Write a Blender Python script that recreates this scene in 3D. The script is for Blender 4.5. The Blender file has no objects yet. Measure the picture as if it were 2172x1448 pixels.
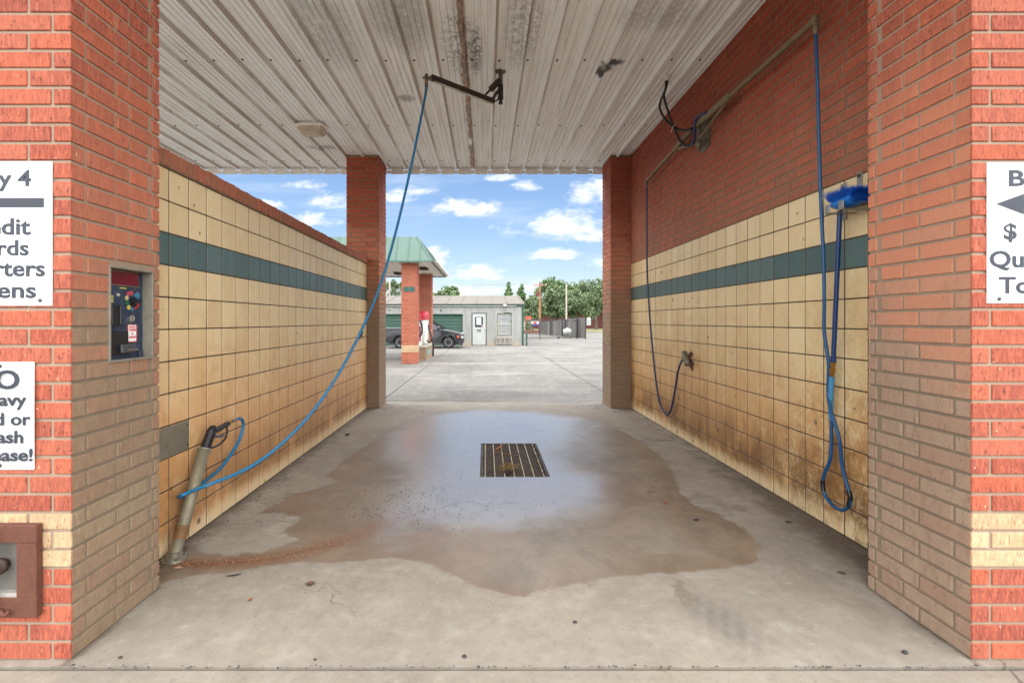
import bpy, bmesh, math, random
from mathutils import Vector, Matrix, noise as mnoise
random.seed(7)
R = math.radians
scene = bpy.context.scene

# ------------------------------------------------------------------ camera
FPX, CX, CY, EYE = 1020.0, 1030.0, 681.0, 1.5          # focal length in photo pixels, vanishing point, eye height
cam_d = bpy.data.cameras.new("camera"); cam = bpy.data.objects.new("camera", cam_d)
scene.collection.objects.link(cam); scene.camera = cam
cam.location = (0, 0, EYE); cam.rotation_euler = (R(90), 0, 0)
cam_d.sensor_width = 36; cam_d.lens = 36*FPX/2172
cam_d.shift_x = (1086-CX)/2172; cam_d.shift_y = -(724-CY)/2172
cam_d.clip_start = 0.05; cam_d.clip_end = 3000

# ------------------------------------------------------------------ light and exposure
SUN_EL, SUN_AZ = 64.0, 158.0
SKY = 0.075
sun_d = bpy.data.lights.new("sun", 'SUN'); sun = bpy.data.objects.new("sun", sun_d)
scene.collection.objects.link(sun)
sun_d.energy = 0.6; sun_d.angle = R(40); sun_d.color = (1.0, 0.97, 0.93)
_d = Vector((math.sin(R(SUN_AZ))*math.cos(R(SUN_EL)), math.cos(R(SUN_AZ))*math.cos(R(SUN_EL)), math.sin(R(SUN_EL))))
sun.rotation_euler = (-_d).to_track_quat('-Z', 'Y').to_euler()
sun.location = _d*40
vs = scene.view_settings
scene.display_settings.display_device = 'sRGB'
vs.view_transform = 'Standard'; vs.look = 'None'; vs.gamma = 1; vs.use_curve_mapping = False
vs.exposure = 1.44
scene.cycles.use_denoising = True
scene.cycles.max_bounces = 10; scene.cycles.diffuse_bounces = 6
scene.cycles.sample_clamp_indirect = 8

# ------------------------------------------------------------------ node helper
def S(r, g, b, a=1.0):
    def c(v):
        v /= 255.0
        return v/12.92 if v <= .04045 else ((v+.055)/1.055)**2.4
    return (c(r), c(g), c(b), a)

class NT:
    def __init__(s, nt): s.nt = nt
    def node(s, t, **kw):
        n = s.nt.nodes.new(t)
        for k, v in kw.items(): setattr(n, k, v)
        return n
    def put(s, sock, v):
        if v is None: return
        if isinstance(v, bpy.types.NodeSocket): s.nt.links.new(v, sock)
        elif isinstance(v, (int, float)) and sock.type in ('RGBA', 'VECTOR'):
            sock.default_value = (v, v, v, 1) if sock.type == 'RGBA' else (v, v, v)
        else: sock.default_value = v
    def m(s, op, a, b=None, c=None, clamp=False):
        n = s.node('ShaderNodeMath', operation=op, use_clamp=clamp)
        for i, v in enumerate((a, b, c)): s.put(n.inputs[i], v)
        return n.outputs[0]
    def add(s, a, b): return s.m('ADD', a, b)
    def sub(s, a, b): return s.m('SUBTRACT', a, b)
    def mul(s, a, b): return s.m('MULTIPLY', a, b)
    def mx(s, a, b): return s.m('MAXIMUM', a, b)
    def mn(s, a, b): return s.m('MINIMUM', a, b)
    def mix(s, f, a, b, mode='MIX'):
        n = s.node('ShaderNodeMix', data_type='RGBA', blend_type=mode)
        s.put(n.inputs[0], f); s.put(n.inputs[6], a); s.put(n.inputs[7], b)
        return n.outputs[2]
    def vm(s, v, k):
        n = s.node('ShaderNodeVectorMath', operation='MULTIPLY'); s.put(n.inputs[0], v); s.put(n.inputs[1], k); return n.outputs[0]
    def va(s, v, k):
        n = s.node('ShaderNodeVectorMath', operation='ADD'); s.put(n.inputs[0], v); s.put(n.inputs[1], k); return n.outputs[0]
    def dist(s, v, p):
        n = s.node('ShaderNodeVectorMath', operation='DISTANCE'); s.put(n.inputs[0], v); s.put(n.inputs[1], p); return n.outputs[1]
    def noise(s, vec, scale, detail=4, rough=.55, lac=2.0, dist=0.0, col=False):
        n = s.node('ShaderNodeTexNoise'); s.put(n.inputs['Vector'], vec)
        n.inputs['Scale'].default_value = scale; n.inputs['Detail'].default_value = detail
        n.inputs['Roughness'].default_value = rough; n.inputs['Lacunarity'].default_value = lac; n.inputs['Distortion'].default_value = dist
        return n.outputs[1] if col else n.outputs[0]
    def voro(s, vec, scale, feature='F1', rnd=1.0, out=0):
        n = s.node('ShaderNodeTexVoronoi', feature=feature); s.put(n.inputs['Vector'], vec)
        n.inputs['Scale'].default_value = scale; n.inputs['Randomness'].default_value = rnd
        return n.outputs[out]
    def ss(s, v, a, b, lo=0.0, hi=1.0):
        n = s.node('ShaderNodeMapRange', interpolation_type='SMOOTHSTEP')
        s.put(n.inputs[0], v); s.put(n.inputs[1], a); s.put(n.inputs[2], b); s.put(n.inputs[3], lo); s.put(n.inputs[4], hi)
        return n.outputs[0]
    def lin(s, v, a, b, lo=0.0, hi=1.0):
        n = s.node('ShaderNodeMapRange', clamp=True)
        s.put(n.inputs[0], v); s.put(n.inputs[1], a); s.put(n.inputs[2], b); s.put(n.inputs[3], lo); s.put(n.inputs[4], hi)
        return n.outputs[0]
    def sep(s, v):
        n = s.node('ShaderNodeSeparateXYZ'); s.put(n.inputs[0], v); return n.outputs[0], n.outputs[1], n.outputs[2]
    def comb(s, x, y, z):
        n = s.node('ShaderNodeCombineXYZ'); s.put(n.inputs[0], x); s.put(n.inputs[1], y); s.put(n.inputs[2], z); return n.outputs[0]
    def attr(s, name):
        n = s.node('ShaderNodeAttribute', attribute_name=name); return n
    def pos(s): return s.node('ShaderNodeNewGeometry').outputs['Position']
    def objc(s): return s.node('ShaderNodeTexCoord').outputs['Object']

class Mat(NT):
    def __init__(s, name):
        s.mat = bpy.data.materials.new(name); s.mat.use_nodes = True
        super().__init__(s.mat.node_tree)
        s.bsdf = s.nt.nodes['Principled BSDF']
    def out(s, color=None, rough=None, metal=None, bump=None, bstr=.4, bdist=.01, **kw):
        b = s.bsdf
        s.put(b.inputs['Base Color'], color); s.put(b.inputs['Roughness'], rough); s.put(b.inputs['Metallic'], metal)
        for k, v in kw.items(): s.put(b.inputs[k.replace('_', ' ')], v)
        if bump is not None:
            n = s.node('ShaderNodeBump'); n.inputs['Strength'].default_value = bstr; n.inputs['Distance'].default_value = bdist
            s.put(n.inputs['Height'], bump); s.nt.links.new(n.outputs[0], b.inputs['Normal'])
        return s.mat

# ------------------------------------------------------------------ world: clear sky with fair-weather clouds
world = bpy.data.worlds.new("World"); scene.world = world; world.use_nodes = True
w = NT(world.node_tree)
for n in list(world.node_tree.nodes): world.node_tree.nodes.remove(n)
sky = w.node('ShaderNodeTexSky', sky_type='NISHITA', sun_disc=False, sun_elevation=R(SUN_EL), sun_rotation=R(SUN_AZ))
sky.air_density = 1.0; sky.dust_density = 0.6; sky.ozone_density = 1.5
dvec = w.node('ShaderNodeTexCoord').outputs['Generated']
dx, dy, dz = w.sep(dvec)
yy = w.mx(dy, 0.05)
u = w.m('DIVIDE', dx, yy); v = w.m('DIVIDE', dz, yy)
wob = w.noise(w.comb(w.mul(u, 1.0), w.mul(v, 1.8), 0.0), 9.0, 6, .6)
wob2 = w.noise(w.comb(w.mul(u, 1.0), w.mul(v, 2.2), 3.0), 34.0, 5, .6)
clouds = [(1205, 485, 105, 30), (1275, 492, 90, 34), (993, 446, 62, 20), (890, 405, 48, 15), (850, 418, 45, 16), (1265, 415, 45, 28), (1175, 543, 50, 12),
          (1000, 583, 62, 17), (925, 552, 32, 20), (700, 428, 42, 22), (660, 470, 50, 16), (1115, 395, 26, 13), (1065, 378, 28, 9),
          (640, 395, 40, 10), (1000, 618, 60, 10), (1150, 610, 50, 14), (960, 628, 60, 7), (1300, 560, 40, 14), (560, 440, 40, 14)]
cm = None
for px, py, a, b in clouds:
    u0, v0, a, b = (px-CX)/FPX, (CY-py)/FPX, a/FPX*1.5, b/FPX*1.6
    eu = w.m('POWER', w.m('ABSOLUTE', w.mul(w.sub(u, u0), 1/a)), 2)
    dv = w.sub(v, v0)
    ev = w.m('POWER', w.m('ABSOLUTE', w.mul(w.mx(dv, w.mul(dv, -1.9)), 1/b)), 2)
    e = w.sub(1.0, w.add(eu, ev))
    cm = e if cm is None else w.m('SMOOTH_MAX', cm, e, 0.25)
cm = w.add(cm, w.add(w.mul(w.sub(wob, .5), 4.4), w.mul(w.sub(wob2, .5), 2.2)))
cm_front = w.mul(w.ss(cm, 0.0, 1.6), .96)
cm_front = w.mul(cm_front, w.ss(dy, .25, .5))
# added cloud layer, out of view overhead and behind, brightened to light the bay
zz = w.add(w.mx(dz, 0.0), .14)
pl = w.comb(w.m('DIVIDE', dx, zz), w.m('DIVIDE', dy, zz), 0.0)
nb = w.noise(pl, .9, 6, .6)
fill_cover = w.ss(nb, .30, .52)
fill_cover = w.mul(fill_cover, w.mx(w.ss(dy, .45, .10), w.ss(v, .40, .62)))
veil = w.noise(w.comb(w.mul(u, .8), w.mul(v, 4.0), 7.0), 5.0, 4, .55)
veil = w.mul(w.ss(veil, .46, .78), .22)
cov = w.mx(cm_front, w.mx(fill_cover, veil))
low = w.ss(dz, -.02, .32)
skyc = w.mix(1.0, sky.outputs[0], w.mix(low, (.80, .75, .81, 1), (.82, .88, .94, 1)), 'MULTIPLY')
ccol = w.mix(w.mx(w.ss(dy, .45, .1), w.ss(v, .40, .62)), (6.2, 6.3, 6.45, 1), (22.5, 23, 24, 1))  # the added out-of-view cloud is far brighter than the cloud ahead
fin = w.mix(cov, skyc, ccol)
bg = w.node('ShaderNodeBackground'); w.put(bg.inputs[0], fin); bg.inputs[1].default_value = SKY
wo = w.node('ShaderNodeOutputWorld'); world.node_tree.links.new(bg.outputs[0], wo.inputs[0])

# ------------------------------------------------------------------ photo geometry helpers (pixel -> place)
def P(px, py, d): return Vector(((px-CX)/FPX*d, d, EYE-(py-CY)/FPX*d))
def PX(px, py, X): return P(px, py, X*FPX/(px-CX))
def PG(px, py): return P(px, py, EYE*FPX/(py-CY))
def front(px, py, d=2.128): return P(px, py, d)

# ------------------------------------------------------------------ mesh builder
_hull = None
def _chamfer_template():
    global _hull
    if _hull is None:
        bm = bmesh.new()
        vs_ = []
        for sx in (-1, 1):
            for sy in (-1, 1):
                for sz in (-1, 1):
                    for k in range(3):
                        c = [sx*.8, sy*.8, sz*.8]; c[k] = (sx, sy, sz)[k]
                        vs_.append(bm.verts.new(c))
        bm.verts.index_update()
        bmesh.ops.convex_hull(bm, input=vs_)
        bmesh.ops.dissolve_limit(bm, angle_limit=.01, verts=bm.verts, edges=bm.edges)
        bmesh.ops.recalc_face_normals(bm, faces=bm.faces)
        bm.verts.index_update()
        order = [tuple(round(c, 3) for c in v.co) for v in bm.verts]
        _hull = (order, [[v.index for v in f.verts] for f in bm.faces])
        bm.free()
    return _hull

class MB:
    def __init__(s): s.v, s.f, s.sm, s.at, s.mi = [], [], [], [], []; s.cur = (0.5, 0.5, 0.0, 1.0); s.m = 0
    def addf(s, verts, faces, smooth=False):
        o = len(s.v); s.v.extend([tuple(p) for p in verts])
        for f in faces: s.f.append([i+o for i in f]); s.sm.append(smooth); s.at.append(s.cur); s.mi.append(s.m)
        return s
    def box(s, x0, x1, y0, y1, z0, z1, ch=0.0, rot=None, c=None):
        if x0 > x1: x0, x1 = x1, x0
        if y0 > y1: y0, y1 = y1, y0
        if z0 > z1: z0, z1 = z1, z0
        if ch <= 0:
            vs_ = [(x, y, z) for x in (x0, x1) for y in (y0, y1) for z in (z0, z1)]
            fs = [(0, 1, 3, 2), (4, 6, 7, 5), (0, 4, 5, 1), (2, 3, 7, 6), (0, 2, 6, 4), (1, 5, 7, 3)]
        else:
            ch = min(ch, .45*min(x1-x0, y1-y0, z1-z0))
            order, fs = _chamfer_template()
            lo, hi = (x0, y0, z0), (x1, y1, z1); vs_ = []
            for co in order:
                p = []
                for k in range(3):
                    full = abs(co[k]) > .95
                    p.append((hi[k] if full else hi[k]-ch) if co[k] > 0 else (lo[k] if full else lo[k]+ch))
                vs_.append(p)
        if rot is not None:
            cc = Vector(c) if c is not None else Vector(((x0+x1)/2, (y0+y1)/2, (z0+z1)/2))
            vs_ = [rot @ (Vector(p)-cc) + cc for p in vs_]
        return s.addf(vs_, fs)
    def beam(s, a, b, wd, ht=None, up=(0, 0, 1), ch=0.0):
        a, b = Vector(a), Vector(b); ht = ht or wd
        d = (b-a); L = d.length; y = d/L; up = Vector(up)
        x = y.cross(up)
        if x.length < 1e-4: x = y.cross(Vector((1, 0, 0)))
        x.normalize(); z = x.cross(y).normalized()
        t = MB(); t.box(-wd/2, wd/2, 0, L, -ht/2, ht/2, ch)
        return s.addf([a + x*p[0] + y*p[1] + z*p[2] for p in t.v], t.f)
    def cyl(s, a, b, r0, r1=None, n=16, caps=True, smooth=True):
        a, b = Vector(a), Vector(b); r1 = r0 if r1 is None else r1
        d = (b-a).normalized(); x = d.orthogonal().normalized(); y = d.cross(x)
        ring = [(math.cos(2*math.pi*i/n), math.sin(2*math.pi*i/n)) for i in range(n)]
        vs_ = [a+x*(c*r0)+y*(q*r0) for c, q in ring] + [b+x*(c*r1)+y*(q*r1) for c, q in ring]
        s.addf(vs_, [(i, (i+1) % n, n+(i+1) % n, n+i) for i in range(n)], smooth)
        if caps:
            if r0 > 0: s.addf(vs_[:n], [list(range(n))[::-1]])
            if r1 > 0: s.addf(vs_[n:], [list(range(n))])
        return s
    def tube(s, pts, r, n=10, sub=6, closed=False, caps=True):
        pts = [Vector(p) for p in pts]
        if sub > 1 and len(pts) > 2:
            q = []
            for i in range(len(pts)-1):
                p0 = pts[max(i-1, 0)]; p1 = pts[i]; p2 = pts[i+1]; p3 = pts[min(i+2, len(pts)-1)]
                for k in range(sub):
                    t = k/sub
                    q.append(.5*((2*p1)+(p2-p0)*t+(2*p0-5*p1+4*p2-p3)*t*t+(3*p1-p0-3*p2+p3)*t**3))
            q.append(pts[-1]); pts = q
        rr = r if callable(r) else (lambda t: r)
        T = [(pts[min(i+1, len(pts)-1)]-pts[max(i-1, 0)]).normalized() for i in range(len(pts))]
        x = T[0].orthogonal().normalized(); vs_ = []
        for i, p in enumerate(pts):
            x = (x - T[i]*x.dot(T[i])).normalized(); y = T[i].cross(x); rad = rr(i/max(1, len(pts)-1))
            vs_ += [p + x*(math.cos(2*math.pi*k/n)*rad) + y*(math.sin(2*math.pi*k/n)*rad) for k in range(n)]
        fs = []
        for i in range(len(pts)-1):
            for k in range(n): fs.append((i*n+k, i*n+(k+1) % n, (i+1)*n+(k+1) % n, (i+1)*n+k))
        s.addf(vs_, fs, True)
        if caps:
            s.addf(vs_[:n], [list(range(n))[::-1]]); s.addf(vs_[-n:], [list(range(n))])
        return s
    def lathe(s, base, axis, prof, n=20, smooth=True):
        base = Vector(base); d = Vector(axis).normalized(); x = d.orthogonal().normalized(); y = d.cross(x)
        vs_ = []
        for h, r in prof:
            vs_ += [base + d*h + x*(math.cos(2*math.pi*k/n)*r) + y*(math.sin(2*math.pi*k/n)*r) for k in range(n)]
        fs = [(i*n+k, i*n+(k+1) % n, (i+1)*n+(k+1) % n, (i+1)*n+k) for i in range(len(prof)-1) for k in range(n)]
        s.addf(vs_, fs, smooth)
        if prof[0][1] > 1e-5: s.addf(vs_[:n], [list(range(n))[::-1]])
        if prof[-1][1] > 1e-5: s.addf(vs_[-n:], [list(range(n))])
        return s
    def prism(s, poly, off):
        """poly: 3-D points of a flat outline; off: extrusion vector"""
        poly = [Vector(p) for p in poly]; off = Vector(off); n = len(poly)
        vs_ = poly + [p+off for p in poly]
        return s.addf(vs_, [list(range(n))[::-1], list(range(n, 2*n))] + [(i, (i+1) % n, n+(i+1) % n, n+i) for i in range(n)])
    def quad(s, *p): return s.addf(p, [list(range(len(p)))])
    def blob(s, c, r, n=8, m=6, jit=0.0, rng=random):
        c = Vector(c); vs_ = []
        for i in range(m+1):
            th = math.pi*i/m
            for k in range(n):
                ph = 2*math.pi*k/n; j = 1+rng.uniform(-jit, jit)
                vs_.append((c[0]+r[0]*math.sin(th)*math.cos(ph)*j, c[1]+r[1]*math.sin(th)*math.sin(ph)*j, c[2]+r[2]*math.cos(th)*j))
        return s.addf(vs_, [(i*n+k, (i+1)*n+k, (i+1)*n+(k+1) % n, i*n+(k+1) % n) for i in range(m) for k in range(n)], True)
    def mesh(s, name, mats, fix=True):
        me = bpy.data.meshes.new(name); me.from_pydata(s.v, [], s.f)
        for mt in (mats if isinstance(mats, (list, tuple)) else [mats]): me.materials.append(mt)
        me.polygons.foreach_set('use_smooth', s.sm); me.polygons.foreach_set('material_index', s.mi)
        a = me.attributes.new('rnd', 'FLOAT_COLOR', 'FACE')
        a.data.foreach_set('color', [c for t in s.at for c in t])
        if fix and len(s.f) < 60000:
            bm = bmesh.new(); bm.from_mesh(me); bmesh.ops.recalc_face_normals(bm, faces=bm.faces); bm.to_mesh(me); bm.free()
        me.update(); return me

def link(o): scene.collection.objects.link(o); return o
def thing(name, label, cat, loc, group=None):
    o = link(bpy.data.objects.new(name, None)); o.location = loc; o.empty_display_size = .2
    o['label'] = label; o['category'] = cat
    if group: o['group'] = group
    bpy.context.view_layer.update()
    return o
def part(name, mb, mats, parent, label=None):
    me = mb if isinstance(mb, bpy.types.Mesh) else mb.mesh(name, mats)
    o = link(bpy.data.objects.new(name, me))
    if parent is not None:
        o.parent = parent
        if parent.type == 'EMPTY': o.location = -Vector(parent.location)
    if label: o['label'] = label
    return o
def single(name, mb, mats, label, cat, group=None):
    o = part(name, mb, mats, None); o['label'] = label; o['category'] = cat
    # origin at the thing's base
    vsx = [v.co for v in o.data.vertices]; lo = Vector((sum(v[0] for v in vsx)/len(vsx), sum(v[1] for v in vsx)/len(vsx), min(v[2] for v in vsx)))
    o.data.transform(Matrix.Translation(-lo)); o.location = lo
    if group: o['group'] = group
    return o
def struct(name, mb, mats):
    o = part(name, mb, mats, None); o['kind'] = 'structure'; return o
def stuff(name, mb, mats, label, cat):
    o = part(name, mb, mats, None); o['kind'] = 'stuff'; o['label'] = label; o['category'] = cat; return o

_txt_cache = {}
def text_mesh(body, bold=.012, sp=1.0):
    key = (body, bold)
    if key not in _txt_cache:
        c = bpy.data.curves.new('lettering', 'FONT'); c.body = body; c.size = 1; c.offset = bold; c.space_character = sp; c.resolution_u = 3
        c.extrude = 0.004
        o = link(bpy.data.objects.new('lettering_tmp', c)); bpy.context.view_layer.update()
        me = bpy.data.meshes.new_from_object(o.evaluated_get(bpy.context.evaluated_depsgraph_get()))
        bpy.data.objects.remove(o); bpy.data.curves.remove(c)
        _txt_cache[key] = me
    return _txt_cache[key]
CAP = None
def text_into(mb, body, origin, right, up, cap, align='L', bold=.012, squeeze=1.0, fit=None):
    """writes body on the plane spanned by right/up; origin = baseline point at the left (L), right (R) or middle (C)"""
    global CAP
    if CAP is None:
        h = text_mesh('H', .0001); CAP = max(v.co.y for v in h.vertices)
    me = text_mesh(body, bold); k = cap/CAP
    xs = [v.co.x for v in me.vertices]; x0, x1 = min(xs), max(xs)
    kx = k*squeeze
    if fit: kx = fit/(x1-x0)
    sh = {'L': -x0, 'R': -x1, 'C': -(x0+x1)/2}[align]
    right, up = Vector(right).normalized(), Vector(up).normalized(); nrm = right.cross(up)
    mb.addf([Vector(origin) + right*((v.co.x+sh)*kx) + up*(v.co.y*k) + nrm*(v.co.z*.2) for v in me.vertices], [list(p.vertices) for p in me.polygons])

# ================================================================== materials
def brick_mat(name, mode):
    M = Mat(name); p = M.pos(); x, y, z = M.sep(p)
    at = M.attr('rnd'); r1, r2, ty = M.sep(at.outputs['Color'])
    red = M.mix(r1, S(139, 65, 45), S(160, 88, 65))
    red = M.mix(M.mul(M.ss(r2, .7, .95), .6), red, S(128, 60, 46))
    red = M.mix(M.mul(M.ss(r2, .3, .05), .5), red, S(176, 86, 52))
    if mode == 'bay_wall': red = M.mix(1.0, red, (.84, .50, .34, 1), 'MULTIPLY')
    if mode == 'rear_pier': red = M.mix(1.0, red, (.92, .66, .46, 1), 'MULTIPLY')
    cream = M.mix(r1, S(170, 140, 106), S(185, 157, 122))
    c = M.mix(ty, red, cream)
    vert = M.noise(M.vm(p, (95, 95, 16)), 1.0, 4, .65)
    c = M.mix(M.mul(M.ss(vert, .44, .64), .5), c, M.mix(ty, S(192, 104, 76), S(206, 178, 136)))
    fleck = M.noise(M.vm(p, (120, 120, 44)), 1.0, 3, .55)
    c = M.mix(M.mul(M.ss(fleck, .59, .66), .68), c, M.mix(ty, S(70, 30, 22), S(120, 84, 50)))
    mid = M.noise(M.vm(p, (34, 34, 12)), 1.0, 5, .7)
    c = M.mix(M.mul(M.ss(mid, .50, .72), .45), c, M.mix(ty, S(126, 50, 36), S(168, 124, 76)))
    c = M.mix(M.mul(M.ss(mid, .46, .28), .35), c, M.mix(ty, S(206, 106, 70), S(220, 186, 136)))
    pale = M.noise(M.vm(p, (60, 60, 30)), 1.0, 2, .5)
    c = M.mix(M.mul(M.ss(pale, .73, .78), .7), c, S(236, 196, 160))
    big = M.noise(p, 1.3, 4, .6)
    if mode != 'clean':
        n1 = M.noise(M.vm(p, (1.6, 1.6, .9)), 1.0, 5, .65)
        n2 = M.noise(M.vm(p, (14, 14, 1.4)), 1.0, 3, .6)
        zz = M.add(z, M.add(M.mul(M.sub(n1, .5), 1.1), M.add(M.mul(M.sub(r1, .5), .5), M.mul(M.sub(n2, .5), .4))))
        if mode == 'front_pier':     # splash line on the sides that face the wash bay
            g = M.ss(zz, 2.3, 1.0); pk = M.ss(zz, 3.3, 1.7)
            bay = M.ss(y, 2.131, 2.142)
        elif mode == 'rear_pier':
            g = M.ss(zz, 2.7, 1.2); pk = M.ss(zz, 3.4, 2.4); bay = 1.0
        elif mode == 'bay_wall':
            g = M.mul(M.ss(zz, 3.3, 2.3), .35); pk = M.mul(M.ss(zz, 4.2, 2.6), .5); bay = 1.0
        scale_c = M.mix(big, S(196, 120, 88), S(208, 146, 112))
        grime_c = M.mix(n1, S(108, 98, 78), S(142, 130, 104))
        if mode == 'front_pier':
            rt = M.ss(x, -.5, .5); grime_c = M.mix(rt, grime_c, M.mix(n1, S(124, 112, 94), S(158, 144, 122)))
            pk = M.mul(pk, M.lin(x, -1, 1, .55, 1.35))
        c = M.mix(M.mul(M.mul(pk, bay), .62), c, scale_c)
        grime_c = M.mix(M.mul(M.ss(mid, .48, .72), .45), grime_c, S(88, 78, 64)); grime_c = M.mix(M.mul(M.ss(mid, .45, .28), .4), grime_c, S(164, 150, 124)); grime_c = M.mix(M.mul(M.ss(r2, .6, 1), .3), grime_c, S(134, 96, 78))
        c = M.mix(M.mul(M.mul(g, bay), .85), c, grime_c)
        c = M.mix(M.mul(M.mul(M.ss(fleck, .62, .7), bay), M.mul(g, .5)), c, S(84, 66, 50))
    c = M.mix(M.mul(M.ss(big, .35, .7), .12), c, S(120, 70, 50))
    b = M.add(M.mul(vert, .5), M.add(M.mul(fleck, -.35), M.mul(M.noise(p, 45, 4, .6), .8)))
    return M.out(c, .88, bump=b, bstr=.45, bdist=.006)

def mortar_mat(name, dark):
    M = Mat(name); p = M.pos()
    n = M.noise(p, 30, 5, .65); n2 = M.noise(p, 2, 4, .6)
    c = M.mix(n, S(*[int(q*.86) for q in dark]), S(*dark))
    c = M.mix(M.mul(n2, .25), c, S(110, 98, 84))
    if name == 'mortar':      # the splash crust of the bay sides covers the joints too
        px_, py_, pz_ = M.sep(p)
        n1 = M.noise(M.vm(p, (1.6, 1.6, .9)), 1.0, 5, .65)
        g = M.mul(M.ss(M.add(pz_, M.mul(M.sub(n1, .5), 1.1)), 2.15, 1.1), M.mul(M.ss(py_, 2.137, 2.145), M.ss(py_, 9, 8.5)))
        c = M.mix(M.mul(g, .8), c, M.mix(n1, S(100, 90, 72), S(128, 116, 94)))
    return M.out(c, .95, bump=n, bstr=.5, bdist=.004)

def tile_mat(name, right):
    M = Mat(name); p = M.pos(); x, y, z = M.sep(p)
    at = M.attr('rnd'); r1, r2, ty = M.sep(at.outputs['Color'])
    c = M.mix(r1, S(217, 191, 142), S(230, 207, 160))
    g = M.mix(r1, S(72, 96, 92), S(86, 108, 103))
    n1 = M.noise(M.vm(p, (1, 2.4, 1.8)), 1.0, 6, .68)
    drip = M.noise(M.vm(p, (1, 9, .8)), 1.0, 6, .7)
    fine = M.noise(M.vm(p, (1, 40, 26)), 1.0, 4, .7)
    tan = S(200, 150, 90) if right else S(208, 152, 94)
    amt = M.ss(M.add(z, M.mul(M.sub(n1, .5), 1.5)), 1.75, .35)
    c = M.mix(M.mul(amt, .92), c, tan)
    c = M.mix(M.mul(M.ss(drip, .48, .74), .22), c, S(196, 152, 98))
    c = M.mix(M.mul(M.ss(M.noise(M.vm(p, (1, 5, 2.5)), 1.0, 5, .7), .55, .8), .5), c, S(224, 206, 168))
    blot = M.noise(M.vm(p, (1, 7, 6)), 1.0, 6, .72)
    c = M.mix(M.mul(M.ss(blot, .48, .70), M.ss(z, 2.3, .3, .12, .55)), c, S(176, 128, 74))
    c = M.mix(M.mul(M.ss(blot, .44, .28), .35), c, S(232, 214, 172))
    # brown splash growth near the foot of the wall
    zf = M.add(z, M.mul(M.sub(n1, .5), .75 if right else .55))
    foot = M.mul(M.ss(zf, .80, .14), M.ss(M.add(z, M.mul(M.sub(fine, .5), .16)), .02, .16))
    foot = M.mul(foot, M.ss(M.noise(M.vm(p, (1, 3.2, 2.0)), 1.0, 5, .7), .28, .56))
    c = M.mix(M.mul(foot, .9 if right else .62), c, S(112, 76, 40))
    lime = M.mul(M.ss(M.add(z, M.mul(M.sub(drip, .5), .22)), .17, .02), .75)
    c = M.mix(lime, c, S(222, 204, 164))
    if right:   # lime-crusted mottling where the brush drips
        mot = M.mul(M.ss(y, 4.9, 3.2), M.ss(M.add(M.mul(fine, .6), M.mul(n1, .6)), .52, .76))
        c = M.mix(M.mul(mot, .9), c, S(226, 208, 164))
        dk = M.mul(M.mul(M.ss(y, 4.6, 3.3), M.ss(z, 1.2, .5)), M.ss(M.noise(M.vm(p, (1, 5, 4)), 1.0, 6, .75), .46, .66))
        c = M.mix(M.mul(dk, .85), c, S(122, 82, 40))
    c = M.mix(ty, c, g)
    c = M.mix(M.mul(M.mul(ty, M.ss(drip, .5, .8)), .35), c, S(120, 138, 128))
    spot = M.voro(M.vm(p, (.2, 2.9, 2.9)), 1.0)
    sp = M.mul(M.ss(spot, .085, .045), M.ss(M.noise(p, 1.1, 2), .40, .46))
    sp2 = M.mul(M.ss(M.voro(M.vm(p, (.2, 9, 7)), 1.0), .12, .06), M.ss(M.noise(M.va(p, (0, 3.3, 1.7)), .8, 2), .52, .60))
    c = M.mix(M.mul(M.mx(sp, sp2), .8), c, S(70, 50, 34))
    c = M.mix(M.mul(M.ss(M.noise(M.vm(p, (1, 120, 90)), 1.0, 2), .64, .7), .25), c, S(120, 92, 60))
    ro = M.lin(n1, .3, .7, .36, .55)
    b = M.add(M.mul(fine, .5), M.mul(M.noise(p, 120, 3, .6), .6))
    return M.out(c, ro, bump=b, bstr=.22 if right else .15, bdist=.004)

def metal_mat(name, col, rough=.45, metal=1.0, dirt=(70, 60, 48), amt=.35, bump=.1):
    M = Mat(name); p = M.pos()
    n = M.noise(p, 14, 5, .65); n2 = M.noise(p, 90, 3, .6)
    c = M.mix(M.mul(M.ss(n, .4, .75), amt), S(*col), S(*dirt))
    return M.out(c, M.lin(n, .3, .7, rough-.08, rough+.15), metal, bump=n2, bstr=bump, bdist=.002)
def paint_mat(name, col, rough=.5, var=.12, scale=6, dirt=None, spec=.5):
    M = Mat(name); p = M.pos(); n = M.noise(p, scale, 5, .62)
    d = dirt or tuple(int(q*.72) for q in col)
    c = M.mix(M.mul(M.ss(n, .35, .8), min(1, var*3)), S(*col), S(*d))
    return M.out(c, rough, bump=M.noise(p, scale*12, 3), bstr=.08, bdist=.003, Specular_IOR_Level=spec)
def rust_mat(name):
    M = Mat(name); p = M.pos(); n = M.noise(p, 22, 6, .7); n2 = M.noise(p, 240, 3, .6)
    c = M.mix(n, S(70, 42, 32), S(108, 64, 46)); c = M.mix(M.mul(M.ss(n2, .55, .7), .6), c, S(136, 84, 52))
    c = M.mix(M.ss(n, .62, .74), c, S(60, 40, 36))
    return M.out(c, .8, .1, bump=M.add(n, n2), bstr=.4, bdist=.003)

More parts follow.
